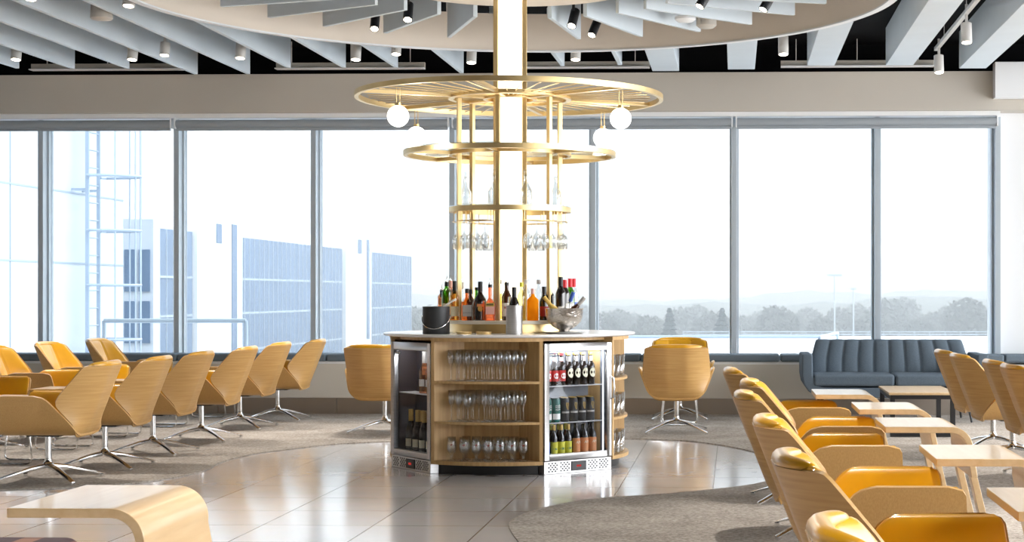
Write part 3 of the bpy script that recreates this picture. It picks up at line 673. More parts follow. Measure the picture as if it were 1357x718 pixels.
# steel wine cooler with bottle
ZC = .9635
cx, cy = PD(681.5, 11.58)
t = thing('wine_cooler', 'brushed steel cylinder wine cooler standing on the bar counter', 'wine cooler', (cx, cy, ZC))
mb = MB(); mb.lathe([(1e-4, 0), (.057, 0), (.058, .003), (.058, .198), (.055, .2), (.052, .196), (.052, .01), (1e-4, .01)], 32); mb.build('cooler_body', 'steel', t)
bottle('wine_bottle', .315, .037, .19, .016, 'bt_dark', cap='c_black', caph=.12).put((cx, cy, ZC+.0105), 0, 'dark wine bottle with black foil neck standing inside the steel cooler')
# black ice bucket with scoop
cx, cy = PD(578, 11.62)
t = thing('ice_bucket', 'matt black cylindrical ice bucket with silver handle on the bar counter', 'ice bucket', (cx, cy, ZC))
mb = MB(); mb.lathe([(1e-4, 0), (.092, 0), (.094, .003), (.094, .19), (.091, .192), (.086, .188), (.086, .02), (1e-4, .02)], 40); mb.build('bucket_body', 'graphite', t)
P = []
for i in range(25):
    a = PI*i/24; P.append((.099*math.cos(a), -.099*math.sin(a)*.98, .12-.083*math.sin(a)))
mb = MB(); mb.tube(P, .0035, 8); mb.build('handle', 'chrome', t)
for sx in (-1, 1): mb = MB(); mb.tube([(sx*.093, 0, .12), (sx*.103, 0, .12)], .007, 10); mb.build('handle_pivot', 'chrome', t)
t = thing('ice_scoop', 'white ice scoop resting in the black ice bucket', 'scoop', (cx+.055, cy, ZC+.175))
mb = MB()
mb.tube([(-.05, 0, -.02), (.0, 0, .015), (.05, 0, .05), (.085, 0, .07)], [.02, .012, .011, .014], 10, flat=.55); mb.build('scoop_body', 'l_white', t)
# two brass dishes
for px, lab, r in ((612, 'left', .05), (648, 'right', .05)):
    x, y = PD(px+3 if px < 620 else px-7, 11.52)
    mb = MB(); mb.lathe([(1e-4, 0), (r, 0), (r+.005, .018), (r+.002, .019), (r-.003, .004), (1e-4, .004)], 32); o = mb.build('bar_dish', 'brass', loc=(x, y, ZC)); tag(o, 'small shallow round brass dish on the bar counter, %s of two' % lab, 'dish', 'brass dishes on the counter')
# glass bowl on steel tray
cx, cy = PD(747.5, 11.74)
t = thing('serving_tray', 'round polished steel tray under the hammered bowl on the counter', 'tray', (cx, cy, ZC))
mb = MB(); mb.lathe([(1e-4, 0), (.13, 0), (.155, .010), (.158, .014), (.153, .014), (.13, .005), (1e-4, .005)], 48); mb.build('tray_plate', 'chrome', t)
t = thing('punch_bowl', 'hammered silver and clear footed wine bowl on a round tray', 'bowl', (cx, cy, ZC+.0055))
hm = pbr('hammered_silver', (.6, .57, .54, 1), .14, 1.0, scale=(70, 70, 70), bump=1.0)
prof = [(1e-4, 0), (.05, 0), (.052, .006), (.035, .014), (.04, .02), (.085, .045), (.118, .08), (.132, .125), (.134, .165), (.138, .172), (.131, .172), (.127, .125), (.113, .083), (.08, .05), (1e-4, .03)]
mb = MB(); mb.lathe(prof, 48); mb.build('bowl_body', hm, t)
for nm_, off, tilt, az, body, cap, lab in (('wine_bottle', (-.07, -.01), -38, PI/2, 'l_gold', 'l_gold', 'gold foiled sparkling bottle neck leaning left out of the hammered bowl'),
                                   ('wine_bottle', (.012, .0), 18, PI/2, 'bt_clear', 'l_blue', 'clear bottle with blue white capsule leaning in the hammered bowl'),
                                   ('wine_bottle', (.06, .005), 40, PI/2, 'bt_brown', 'l_silver', 'brown bottle neck leaning right out of the hammered bowl')):
    p = bottle(nm_, .20, .03, .08, .013, body, cap=cap, caph=.07)
    p.put((cx+off[0]*.25, cy+off[1]+(0 if nm_ else 0), ZC+.10), 0, lab, rot=(0, math.radians(tilt), 0))

# ------------------------------------------------------------------ fridges
def fridge(tc, side):
    dist = math.sqrt(.87**2-.3**2)
    x, y = b2w(*bl(tc, dist)); rz = BR+math.radians(tc)
    t = thing('drinks_fridge', 'undercounter glass door drinks fridge lit and full of beer bottles and cans' if side == 'right' else 'undercounter glass door fridge with champagne and rose wine, at the bar left end', 'fridge', (x, y, .0005), rz)
    w, d, h = .297, .39, .905
    lin = 'fridge_in' if side == 'right' else 'fridge_dark'
    # local: front at y=0, body goes +y ; the deep corners narrow to follow the island
    mb = MB(); mb.box(-w, w, .045, d*.55, .095, .115); mb.box(-w, w, .045, d*.55, .872, .897); mb.box(-w, -w+.02, .045, d*.55, .115, .872); mb.box(w-.02, w, .045, d*.55, .115, .872); mb.box(-w, w, d*.55-.015, d*.55, .115, .872)
    mb.build('cabinet', 'blackplastic', t)
    mb = MB(); mb.box(-w+.0205, -w+.026, .05, d*.55-.02, .1155, .8715); mb.box(w-.026, w-.0205, .05, d*.55-.02, .1155, .8715); mb.box(-w+.0205, w-.0205, d*.55-.021, d*.55-.0155, .1155, .8715); mb.build('liner', lin, t)
    mb = MB(); mb.box(-w, w, .005, .07, 0, .088); mb.build('grille_panel', 'steel', t, bevel=.002)
    for x0 in (-.262, -.158, .088, .186):
        mb = MB()
        for i in range(6):
            for j in range(5):
                if (i+j) % 2 == 0: xx = x0+i*.014; zz = .014+j*.0135; mb.box(xx, xx+.012, .003, .0052, zz, zz+.0105)
        mb.build('vent_slots', 'blackplastic', t)
    mb = MB(); mb.box(-.062, .068, -.001, .006, .012, .078); c_ = mb.build('control_display', 'blackplastic', t, bevel=.002)
    mb = MB(); 
    for k_ in range(3): mb.box(-.018+k_*.014, -.008+k_*.014, -.0018, -.0012, .038, .052)
    mb.build('display_digits', emit('red_digit', (1, .06, .05, 1), .22), c_)
    fr = .042
    mb = MB()
    for q in ((-w, -w+fr, .094, .9), (w-fr, w, .094, .9), (-w+fr, w-fr, .094, .094+fr), (-w+fr, w-fr, .9-fr-.012, .9)): mb.box(q[0], q[1], 0, .04, q[2], q[3])
    dr = mb.build('door', 'steel', t, bevel=.003)
    mb = MB(); mb.box(-w+fr+.0005, w-fr-.0005, .016, .022, .0945+fr, .8995-fr-.0125); mb.build('door_glass', 'door_glass', dr)
    if side == 'right': mb = MB(); mb.tube([(w-.012, -.0, .66), (w-.008, -.028, .65), (w-.004, -.034, .58), (w-.008, -.028, .51), (w-.012, 0, .5)], .007, 8); mb.build('door_handle', 'chrome', dr)
    mb = MB(); mb.box(-w+fr+.004, -w+fr+.085, .0145, .0155, .812, .832); s_ = mb.build('door_sticker', 'l_navy', dr)
    mb = MB(); mb.box(-w+fr+.012, -w+fr+.055, .0138, .0143, .819, .825); mb.box(-w+fr+.064, -w+fr+.076, .0138, .0143, .816, .828); mb.build('sticker_print', 'l_white', s_)
    mb = MB(); mb.box(w-.035, w-.0265, .055, .062, .13, .85); mb.build('light_strip', emit('fridge_led_'+side, (.85, .9, 1, 1), 2.2 if side == 'right' else .5), t)
    for z in (.345, .6) if side == 'right' else (.535,):
        mb = MB()
        mb.tube([(-w+.03, .056, z), (w-.04, .056, z)], .004, 6); mb.tube([(-w+.03, .185, z), (w-.04, .185, z)], .004, 6)
        for i in range(24): xx = -w+.035+i*(2*w-.08)/23; mb.tube([(xx, .056, z+.003), (xx, .185, z+.003)], .0018, 5)
        mb.build('wire_shelf', 'wire', t)
    def W(lx, ly, z): return (x+lx*math.cos(rz)-ly*math.sin(rz), y+lx*math.sin(rz)+ly*math.cos(rz), z)
    if side == 'right':
        al = bpy.data.lights.new('fridge_light', 'AREA'); al.energy = 1.6; al.shape = 'RECTANGLE'; al.size = .45; al.size_y = .02; al.color = (.9, .95, 1)
        lo = bpy.data.objects.new('fridge_light', al); C.objects.link(lo); lo.parent = t; lo.location = (0, .06, .868); lo.rotation_euler = (math.radians(12), 0, 0)
        zt_, zm, zb = .6055, .3505, .116
        a = bottle('beer_bottle', .222, .029, .13, .0125, 'bt_dark', cap='l_dkred', caph=.012, lab='l_red', lz=(.03, .105), lab2='l_pink', lz2=(.16, .195), mark=('l_white', .067, .020, .020), span=170)
        for i, X in enumerate((-.213, -.15, -.087)):
            a.put(W(X, .085, zt_), rz, 'dark beer bottle with red label and white emblem on the top fridge shelf', 'red label beers in the fridge')
        a = bottle('beer_bottle', .222, .0295, .125, .0125, 'bt_dark', cap='l_gold', caph=.012, mark=('l_cream', .085, .026, .034), lab2='l_white', lz2=(.16, .20))
        for i, X in enumerate((-.022, .043, .108, .173)):
            a.put(W(X, .085, zt_), rz, 'black beer bottle with round cream label and white neck foil on the top fridge shelf', 'cream oval label beers in the fridge')
            a.put(W(X-.03, .148, zt_), rz, 'black beer bottle with cream label in the second row of the top fridge shelf', 'rear cream label beers in the fridge')
        def can(main, mid, emb):
            t2 = thing('beer_can', 'x', 'can'); mb = MB(); mb.lathe([(1e-4, .004), (.026, 0), (.033, .01), (.033, .148), (.027, .162), (.027, .165)], 22); mb.build('can_body', main, t2)
            mb = MB(); mb.lathe([(.027, .165), (.0275, .168), (.025, .168), (.024, .163), (1e-4, .163)], 22); mb.build('can_lid', 'l_gold' if emb else 'c_steel', t2)
            a0 = math.radians(-160); mb = MB(); mb.lathe([(.0336, .02 if not emb else .06), (.0336, .06 if not emb else .072)], 14, a0=a0, a1=a0+math.radians(140)); mb.build('can_band', mid, t2)
            mb = MB(); R = .0342
            if emb:      # a small harp: curved back, pillar and strings
                pts = [(-.008, .135), (-.010, .118), (-.004, .095), (.004, .084)]; q = [(-.008, .135), (0, .128), (.006, .134), (.010, .128)]
                for pp in (pts, q, [(.010, .128), (.004, .084)]): mb.tube([(R*math.sin(u/R), -R*math.cos(u/R), z) for u, z in pp], .0016, 5)
                for i in range(5): u = -.006+i*.003; mb.tube([(R*math.sin(u/R), -R*math.cos(u/R), .129), (R*math.sin((u+.002)/R), -R*math.cos((u+.002)/R), .10+i*-.003)], .0006, 4)
            else:
                
                for z_ in (.085, .10, .112):
                    pts = [(-.022+.044*i/8, z_+.004*math.sin(i*1.4)+.006*i/8) for i in range(9)]; mb.tube([(R*math.sin(u/R), -R*math.cos(u/R), z) for u, z in pts], .0022, 5)
            mb.build('emblem', 'l_gold' if emb else 'l_white', t2); return Proto(t2)
        a = can('l_green', 'l_white', False)
        for X in (-.21, -.135): a.put(W(X, .09, zm), rz, 'green and white beer can on the middle fridge shelf, front row', 'green cans in the fridge')
        for X in (-.175, -.10): a.put(W(X, .155, zm), rz, 'green and white beer can in the second row of the middle fridge shelf', 'rear green cans in the fridge')
        a = can('c_black', 'l_silver', True)
        for X in (-.055, .02, .095, .17): a.put(W(X, .09, zm), rz, 'tall black stout can with gold harp on the middle fridge shelf, front row', 'black stout cans in the fridge')
        for X in (-.02, .055, .13, .2): a.put(W(X, .155, zm), rz, 'tall black stout can in the second row of the middle fridge shelf', 'rear black stout cans in the fridge')
        bottle('beer_bottle', .215, .027, .13, .0125, 'bt_dark', cap='l_gold', caph=.03, lab='l_blue', lz=(.015, .10), span=170).put(W(-.222, .085, zb), rz, 'beer bottle with a blue label at lower left of the fridge')
        a = bottle('beer_bottle', .213, .028, .115, .0125, 'bt_dark', cap='l_gold', caph=.035, lab='l_yellow', lz=(.012, .098), mark=('l_green', .05, .024, .007), span=170)
        for X in (-.155, -.092, -.03): a.put(W(X, .085, zb), rz, 'beer bottle with yellow green label and gold cap on the fridge bottom', 'yellow label beers in the fridge')
        a = bottle('beer_bottle', .215, .027, .12, .0125, 'bt_brown', cap='l_yellow', caph=.04)
        for X in (-.19, -.125, -.062, .0): a.put(W(X, .148, zb), rz, 'gold capped beer bottle in the rear row on the fridge bottom', 'rear gold capped beers')
        a = bottle('beer_bottle', .235, .031, .125, .0125, 'bt_dark', cap='c_black', caph=.02, lab='l_orange', lz=(.015, .115), txt=('AM', 'l_cream', .085, .028), span=170)
        for X in (.045, .118, .19): a.put(W(X, .09, zb), rz, 'black bottle with large orange label lettered AM on the fridge bottom', 'orange label bottles in the fridge')
        a = bottle('beer_bottle', .23, .028, .125, .0125, 'bt_dark', cap='c_black', caph=.02)
        for X in (.085, .155, .215): a.put(W(X, .152, zb), rz, 'plain black bottle in the rear row on the fridge bottom', 'rear black bottles')
    else:
        al = bpy.data.lights.new('fridge_light', 'AREA'); al.energy = .35; al.shape = 'RECTANGLE'; al.size = .45; al.size_y = .02
        lo = bpy.data.objects.new('fridge_light', al); C.objects.link(lo); lo.parent = t; lo.location = (0, .06, .868); lo.rotation_euler = (math.radians(12), 0, 0)
        a = bottle('champagne_bottle', .29, .038, .15, .0145, 'bt_rose', cap='l_silver', caph=.10, lab='l_white', lz=(.05, .10), span=120)
        for i, X in enumerate((.03, .125, .21)): a.put(W(X, .10, .5405), rz, 'rose sparkling wine bottle with silver foil neck on the fridge upper shelf', 'rose bottles in the left fridge')
        a = bottle('champagne_bottle', .30, .037, .15, .0155, 'bt_dark', cap='l_gold', caph=.10, lab='l_cream', lz=(.04, .095), span=130)
        for i, X in enumerate((-.155, -.05, .05, .155)): a.put(W(X, .088, .116), rz, 'dark champagne bottle with gold foil neck and cream label on the fridge bottom', 'champagne bottles in the left fridge')
        a = bottle('champagne_bottle', .29, .035, .15, .0155, 'bt_dark', cap='l_gold', caph=.09)
        for i, X in enumerate((-.105, 0, .105)): a.put(W(X, .15, .116), rz, 'gold necked champagne bottle in the rear row of the left fridge', 'rear champagne bottles')
        mb = MB(); mb.box(-.17, -.06, .0, .001, 0, .17); o = mb.build('price_card', 'l_white', loc=W(0, .185, .66), rot=(0, 0, rz)); tag(o, 'white paper notice inside the left fridge behind the rose bottles', 'notice')
        mb = MB(); mb.box(-.15, -.11, -.0015, -.0005, .11, .125); mb.box(-.15, -.1, -.0015, -.0005, .03, .045); mb.build('print_block', 'l_silver', o)
for tc, s_ in FR: fridge(tc, s_)

# ------------------------------------------------------------------ swivel armchair
Wp = [(0, .165), (.05, .215), (.12, .245), (.45, .312), (1, .288)]
Fp = [(0, -.005), (.1, .02), (.46, .20), (.56, .20), (1, .11)]
def spine(v):
    return sm([(0, -.235), (.06, -.262), (.14, -.295), (1, -.45)], v, .04), sm([(0, .302), (.06, .322), (.14, .372), (1, .772)], v, .02)
def back_pt(u, v):
    e = 1.0
    if v > .93: e = 1-.10*(1-math.sqrt(max(0, 1-((v-.93)/.07)**2))) if v <= 1 else .9-.02*(v-1)
    if v < .10: e = 1-.12*(1-math.sqrt(max(0, 1-((.10-v)/.10)**2))) if v >= 0 else .88
    uu = u*e; s_ = max(0, (abs(uu)-.25)/.75)**1.55
    sx, sz = spine(v); w = sm(Wp, v, .03)
    yy = w*(uu if abs(uu) < .55 else math.copysign(.55+(abs(uu)-.55)*(1-.14*(abs(uu)-.55)/.45), uu))
    return (sx+sm(Fp, v, .06)*s_, yy, sz)
def bump_edge(t, p=6): return max(0, 1-abs(t)**p)**.5
def seat_sec(w):                        # half cross-section of the seat shell
    a = abs(w); y = sm([(0, 0), (.42, .175), (.55, .238), (1, .335)], a, .08) if a > .1 else a*.175/.42
    z = sm([(0, .318), (.42, .322), (.56, .362), (1, .592)], a, .08)
    return math.copysign(y, w), z
def seat_pt(u, v):                      # v: 0 back, 1 front
    a = min(abs(u), 1.0); y, z = seat_sec(max(-1, min(1, u)))
    xb = sm([(0, -.275), (.45, -.275), (.6, -.26), (1, -.085)], a, .06); xf = sm([(0, .235), (.45, .25), (.7, .275), (1, .262)], a, .08)
    if a > .90:
        q = (a-.90)/.10; r = 1-math.sqrt(max(0, 1-q*q)); xb += .05*r; xf -= .06*r
    return (xb+(xf-xb)*v, y, z)
def make_chair():
    t = thing('swivel_armchair', 'x', 'chair')
    us = [-1+2*i/44 for i in range(45)]; vs = [(1-math.cos(PI*j/22))/2 for j in range(23)]
    # normal of back_pt (du x dv) points to +x (front) side: check sign below
    mb = MB(); mb.thick(back_pt, 44, 22, lambda a, b: 0, lambda a, b: -BS*.013, us, vs); mb.build('back_shell', 'oak', t, auto=True)
    def pt(a, b):
        g = bump_edge(a, 8)*bump_edge(2*b-1, 10); groove = .012*math.exp(-((abs(a)-.44)/.025)**2)
        return BS*(.004+.042*g*(1-.35*abs(a)**2)-groove*g)
    def pad_pt(u, v): return back_pt(u*.965, .03+v*.99)
    mb = MB(); mb.thick(pad_pt, 44, 22, lambda a, b: BS*.001 if b < .9 else BS*(.001-.006*(b-.9)/.1), pt, us, vs); mb.build('back_cushion', 'leather', t, auto=False)
    mb = MB(); n = 14; P = []
    for i in range(n+1): P.append(-1+2*i/n)
    # soft roll along the top of the cushion
    pts = []; rr = []
    for i in range(29):
        u = -.86+1.72*i/28; p = Vector(back_pt(u, 1.0)); pts.append((p.x+.016, p.y, p.z+.002)); rr.append(.005+.022*bump_edge(u/.88, 3))
    mb.tube(pts, rr, 12); mb.build('top_roll', 'leather', t, auto=False)
    us2 = [-1+2*i/48 for i in range(49)]; vs2 = [(1-math.cos(PI*j/14))/2 for j in range(15)]
    mb = MB(); mb.thick(seat_pt, 48, 14, lambda a, b: 0, lambda a, b: -SS*.013, us2, vs2); mb.build('seat_shell', 'oak_v', t, auto=True)
    def st(a, b):
        g = bump_edge(2*b-1, 6); base = sm([(0, .085), (.35, .082), (.5, .03), (.6, .020), (1, .018)], abs(a), .06); ed = bump_edge(a, 12)
        return SS*(.003+base*g*ed)
    def sp_pt(u, v): return seat_pt(u*.985, .015+.97*v)
    mb = MB(); mb.thick(sp_pt, 48, 14, lambda a, b: SS*.001, st, us2, vs2); mb.build('seat_cushion', 'leather', t, auto=False)
    mb = MB(); mb.lathe([(1e-4, .085), (.04, .087), (.041, .10), (.03, .118), (.0245, .125), (.0245, .145), (.0225, .147), (.0225, .298), (.0225, .300)], 20); mb.build('column', 'chrome', t)
    mb = MB(); mb.box(-.11, .11, -.09, .09, .295, .306); mb.build('swivel_plate', 'graphite', t, bevel=.003)
    for k in range(4):
        mb = MB(); P = [(.02, 0, .098), (.12, 0, .085), (.25, 0, .052), (.37, 0, .0195), (.385, 0, .016)]
        n = 8; v = []; 
        ws = (.026, .024, .020, .017, .012); hs = (.018, .014, .010, .007, .005)
        for (x, y, z), w_, h_ in zip(P, ws, hs):
            for i in range(n): a = 2*PI*i/n+PI/8; v.append((x, w_*math.cos(a)*1.05, z+h_*math.sin(a)))
        f = [(j*n+i, j*n+(i+1) % n, (j+1)*n+(i+1) % n, (j+1)*n+i) for j in range(4) for i in range(n)]+[tuple(range(n)), tuple(range(4*n+n-1, 4*n-1, -1))]
        mb.add(v, f, True); mb.cyl(.014, .0, .014, 12, (.372, 0)); mb.build('leg', 'chrome', t, rot=(0, 0, PI/4+k*PI/2))
    return t
# orientation signs of the parametric normals
def nsign(P, want):
    e = 1e-3; du = Vector(P(.0+e, .5))-Vector(P(-e, .5)); dv = Vector(P(0, .5+e))-Vector(P(0, .5-e)); n = du.cross(dv).normalized(); return 1 if n.dot(Vector(want)) > 0 else -1
BS = nsign(back_pt, (1, 0, .3)); SS = nsign(seat_pt, (0, 0, 1))
chair = Proto(make_chair())
zc_ = .0075
ordn = ['nearest', 'second nearest', 'third nearest', 'fourth nearest', 'fifth nearest', 'farthest']
rowL = [(64, 11.02), (139, 11.86), (202.6, 12.89), (267, 14.04), (318, 15.32), (368, 16.3)]
for i, (px, d) in enumerate(rowL):
    x, y = PD(px, d); chair.put((x, y, zc_), PI+random.uniform(-.05, .05)+(.02), 'oak shell swivel armchair with its back to the bar, %s in the left row' % ordn[i], 'left row of swivel armchairs')
for i, (x_, d) in enumerate([(-5.95, 16.45), (-5.95, 15.25), (-5.95, 14.15), (-5.95, 13.05)]):
    y = d+.0-.18; chair.put((x_, y, zc_), random.uniform(-.06, .06)-.06, 'swivel armchair facing the bar at the far left, %s' % ['farthest with glossy back', 'second farthest with glossy back', 'third farthest, cut by the left edge', 'nearest, mostly outside the left edge'][i], 'facing armchairs at the far left')
x, y = PD(510, 14.85); chair.put((x, y, zc_), PI/2-.05, 'lone swivel armchair seen from behind, just left of the bar')
x, y = PD(896.5, 14.85); chair.put((x, y, zc_), PI/2+.03, 'swivel armchair seen from behind, right of the bar')
x, y = PD(901, 16.45); chair.put((x, y, zc_), -PI/2+.03, 'swivel armchair by the window facing the camera, behind the one right of the bar')
for i, (px, d, a) in enumerate([(1094, 3.24, .0), (1040, 4.66, .02), (1010, 6.02, -.02), (982, 7.55, .0), (989, 8.6, -.05), (966, 9.95, .03)]):
    xc = (px-PX)/F*d+.425; x, y = cw(xc, d); chair.put((x, y, zc_), A+a, 'swivel armchair with mustard seat facing right, %s in the right foreground row' % ordn[i], 'right foreground row of armchairs')
for i, (px, d) in enumerate([(1316, 13.2), (1342, 12.35), (1394, 11.2), (1424, 10.5)]):
    x, y = PD(px, d); chair.put((x, y, zc_), A+.02, 'swivel armchair with oak back at the far right, %s of four' % ['farthest', 'second farthest', 'second nearest', 'nearest'][i], 'far right row of armchairs')

# ------------------------------------------------------------------ small tables between the facing rows: wire sled frame, dark oak top
def wire_table():
    t = thing('wire_table', 'x', 'side table')
    mb = MB(); mb.box(-.2, .2, -.2, .2, .465, .485); mb.build('tabletop', 'oak', t, bevel=.006)
    for sy in (-.16, .16):
        P = [(-.13, sy, .464), (-.17, sy, .05), (-.165, sy, .02), (-.14, sy, .0065), (.14, sy, .0065), (.165, sy, .02), (.17, sy, .05), (.13, sy, .464)]
        mb = MB(); mb.tube(P, .0065, 8); mb.build('sled_leg', 'chrome', t)
    return Proto(t)
wt = wire_table()
for i, (px, py) in enumerate([(20, 615), (82, 596), (150, 579), (215, 566), (281, 553)]):
    x, y = PF(px, py); wt.put((x, y+.05, zc_), 0, 'small oak side table on chrome wire sled legs between left chair rows, %s' % (ordn[:4]+['farthest'])[i], 'wire legged side tables')
x, y = PF(902, 560); wt.put((x, y-.3, zc_), 0, 'small wire legged side table between the two chairs right of the bar')

# ------------------------------------------------------------------ cantilever oak laptop tables
def lap_table():
    t = thing('cantilever_table', 'x', 'side table'); th = .028; hw = .29
    def offs(path, d):
        out = []
        for i, p in enumerate(path):
            a = Vector(path[max(0, i-1)]); b = Vector(path[min(len(path)-1, i+1)]); tt = (b-a).normalized(); out.append((p[0]+tt.y*d, p[1]-tt.x*d))
        return out
    bend = arc(.30, .53, .10, 90, -8, 12)
    top = [(0, .63), (.28, .63)]+bend
    ex, ez = bend[-1]; panel = top+[(ex+.018, .42), (ex+.02, .40)]
    inner = offs(panel, th)
    mb = MB(); poly = panel+inner[::-1]; n = len(panel)
    v = [(x, -hw, z) for x, z in panel]+[(x, -hw, z) for x, z in inner]+[(x, hw, z) for x, z in panel]+[(x, hw, z) for x, z in inner]
    f = []
    for i in range(n-1): f += [(i, i+1, n+i+1, n+i), (2*n+i, 3*n+i, 3*n+i+1, 2*n+i+1), (i, 2*n+i, 2*n+i+1, i+1), (n+i, n+i+1, 3*n+i+1, 3*n+i)]
    f += [(0, n, 3*n, 2*n), (n-1, 2*n+n-1, 3*n+n-1, n+n-1)]
    mb.add(v, f, True); mb.build('tabletop', 'oak_y', t, bevel=.003)
    x0 = ex+.02
    for y0, y1 in ((-hw, -hw+.09), (hw-.09, hw)):
        P = [(x0, .3995), (x0+.088, .03), (x0+.086, .008), (x0+.07, 0), (.02, 0), (.02, .022), (x0+.04, .022), (x0+.054, .036), (x0-th-.003, .3995)]
        mb = MB(); mb.prism(P, y0, y1, 'y'); mb.build('leg', 'oak_y', t, bevel=.002)
    return Proto(t)
lt = lap_table()
for i, (px, py, lab) in enumerate([(1078, 520.5, 'farthest, in front of the grey sofa'), (1133, 539, 'second farthest on the right'), (1166, 561, 'third farthest on the right'), (1229, 600.5, 'second nearest on the right'), (1327, 664, 'nearest, cut by the right edge')]):
    x, y = PF(px, py, .63); lt.put((x, y, zc_), .0, 'bent oak cantilever table with pale top, '+lab, 'bent oak tables in the right row')
x, y = PF(64, 657, .63); lt.put((x, y, .0005), .0, 'bent oak cantilever table with pale top in the left foreground on the tiles')
# plaid ottoman under it
t = thing('plaid_ottoman', 'dark brown plaid upholstered bench seat cut by the lower left corner', 'ottoman', (-2.62, 5.12, .0005))
mb = MB(); mb.box(-.5, .5, -.26, .24, .30, .455); mb.build('seat', 'plaid', t, bevel=.05, seg=5)
for sx in (-.42, .42):
    for sy in (-.18, .18): mb = MB(); mb.cyl(.016, 0, .30, 12, (sx, sy), r2=.02); mb.build('leg', 'graphite', t)

# ------------------------------------------------------------------ coffee table
xa, ya = PF(1179.5, 579.5); t = thing('coffee_table', 'low black frame coffee table with oak top in front of the sofa', 'coffee table', (xa+.28, ya+.5, zc_))
mb = MB(); mb.box(-.29, .29, -.52, .55, .36, .382); mb.build('tabletop', 'oak_y', t, bevel=.003)
for yy in (-.5, .5):
    mb = MB(); q = .02
    mb.box(-.28, -.24, yy-q, yy+q, 0, .359); mb.box(.24, .28, yy-q, yy+q, 0, .359); mb.box(-.24, .24, yy-q, yy+q, 0, .035); mb.box(-.24, .24, yy-q, yy+q, .325, .359); mb.build('leg_frame', 'blackplastic', t)
for xx in (-.26, .26): mb = MB(); mb.box(xx-.02, xx+.02, -.48, .48, .325, .359); mb.build('side_rail', 'blackplastic', t)

# ------------------------------------------------------------------ sofa
sx0, sy0 = PD(1063, 15.95)
Lw = 1.78
t = thing('sofa', 'grey wool two seat sofa with channelled back under the window', 'sofa', (sx0, sy0, zc_))
def sofa_shell():
    out = [(0, .655), (0, .45), (.015, .37), (.06, .30), (.13, .25), (.22, .235)]
    inn = [(.26, .335), (.16, .345), (.12, .38), (.105, .45), (.10, .655)]
    full = out+[(Lw-x, z) for x, z in out[::-1]]+[(Lw-x, z) for x, z in inn[::-1]]+inn
    return full
fs = sofa_shell(); n = len(fs); mb = MB()
k = 11
# quads between outer and inner runs keep the concave profile clean
out = fs[:12]; inn = fs[12:][::-1]
O = [(0, .655), (0, .45), (.015, .37), (.06, .30), (.13, .25)]; I = [(.10, .655), (.105, .45), (.12, .38), (.16, .345), (.26, .335)]
mid = [((Lw/2, .235), (Lw/2, .335))]
pairs = list(zip(O, I))+mid+[((Lw-a[0], a[1]), (Lw-b[0], b[1])) for a, b in list(zip(O, I))[::-1]]
dp = .74; m_ = len(pairs); v = []
for y in (0, dp): v += [(a[0], y, a[1]) for a, b in pairs]+[(b[0], y, b[1]) for a, b in pairs]
f = []
for i in range(m_-1):
    a, b = i, i+1
    f += [(a, b, m_+b, m_+a), (2*m_+a, 3*m_+a, 3*m_+b, 2*m_+b), (a, 2*m_+a, 2*m_+b, b), (m_+a, m_+b, 3*m_+b, 3*m_+a)]
f += [(0, m_, 3*m_, 2*m_), (m_-1, 2*m_+m_-1, 3*m_+m_-1, m_+m_-1)]
mb.add(v, f, True); mb.build('frame_shell', 'sofa', t, bevel=.015, seg=3)
for a, b in ((.108, Lw/2-.004), (Lw/2+.004, Lw-.108)):
    mb = MB(); mb.box(a, b, -.015, .56, .3465 if False else .347, .462); mb.build('seat_cushion', 'sofa', t, bevel=.03, seg=4)
# channelled back
NC = 10
def back_s(u, v):
    w = sm([(0, Lw/2-.11), (.45, Lw/2-.11), (.94, Lw/2-.16), (1, Lw/2-.175)], v, .03)
    return (Lw/2+u*w, .60+.13*v, .40+.375*v)
def chan(a, b):
    ph = ((a+1)/2*NC) % 1.0; rib = abs(math.sin(PI*ph))**.45
    return -(.035+.028*rib)*(bump_edge(2*b-1, 8))-.01
us3 = [-1+2*i/(NC*10) for i in range(NC*10+1)]; vs3 = [(1-math.cos(PI*j/12))/2 for j in range(13)]
sgn = nsign(back_s, (0, -1, 0))
mb = MB(); mb.thick(back_s, 1, 1, lambda a, b: -sgn*.07*bump_edge(2*b-1, 10)*bump_edge(a, 20)-sgn*.01, lambda a, b: -sgn*chan(a*.9999, b), us3, vs3); mb.build('back_cushion', 'sofa', t, auto=False)
for lx, ly, dx, dy in ((.2, .08, -.03, -.03), (Lw-.2, .08, .05, -.03), (.2, .62, -.03, .04), (Lw-.2, .62, .03, .05)):
    mb = MB(); mb.tube([(lx, ly, .262), (lx+dx, ly+dy, .0)], [.018, .010], 10); mb.build('leg', 'graphite', t)

# ------------------------------------------------------------------ outdoors
M['fac'] = pbr('white_cladding', srgb(184, 193, 204), .6)
M['fac2'] = pbr('office_cladding', srgb(222, 228, 234), .6)
M['roof'] = pbr('roof_membrane', srgb(226, 230, 234), .8, var=.04, scale=(.2, .2, .2))
M['bluepanel'] = pbr('blue_grey_panel', srgb(96, 118, 146), .6, var=.12, scale=(2, .3, .3))
M['seam'] = pbr('seam_grey', srgb(150, 162, 176), .7)
M['pale_steel'] = pbr('pale_painted_steel', srgb(158, 171, 186), .5)
M['galv'] = pbr('galvanised', srgb(165, 178, 190), .5)
M['conifer'] = pbr('conifer_green', srgb(14, 34, 32), .9, var=.3, scale=(.6, .6, .6))
M['broad'] = pbr('winter_tree', srgb(100, 104, 98), .95, var=.3, scale=(.4, .4, .4))
M['field'] = pbr('ground_field', srgb(128, 132, 120), .95, var=.2, scale=(.02, .02, .02))
mb = MB(); mb.box(-600, 600, 19, 1400, -9.2, -8.6); struct('ground', mb, 'field')
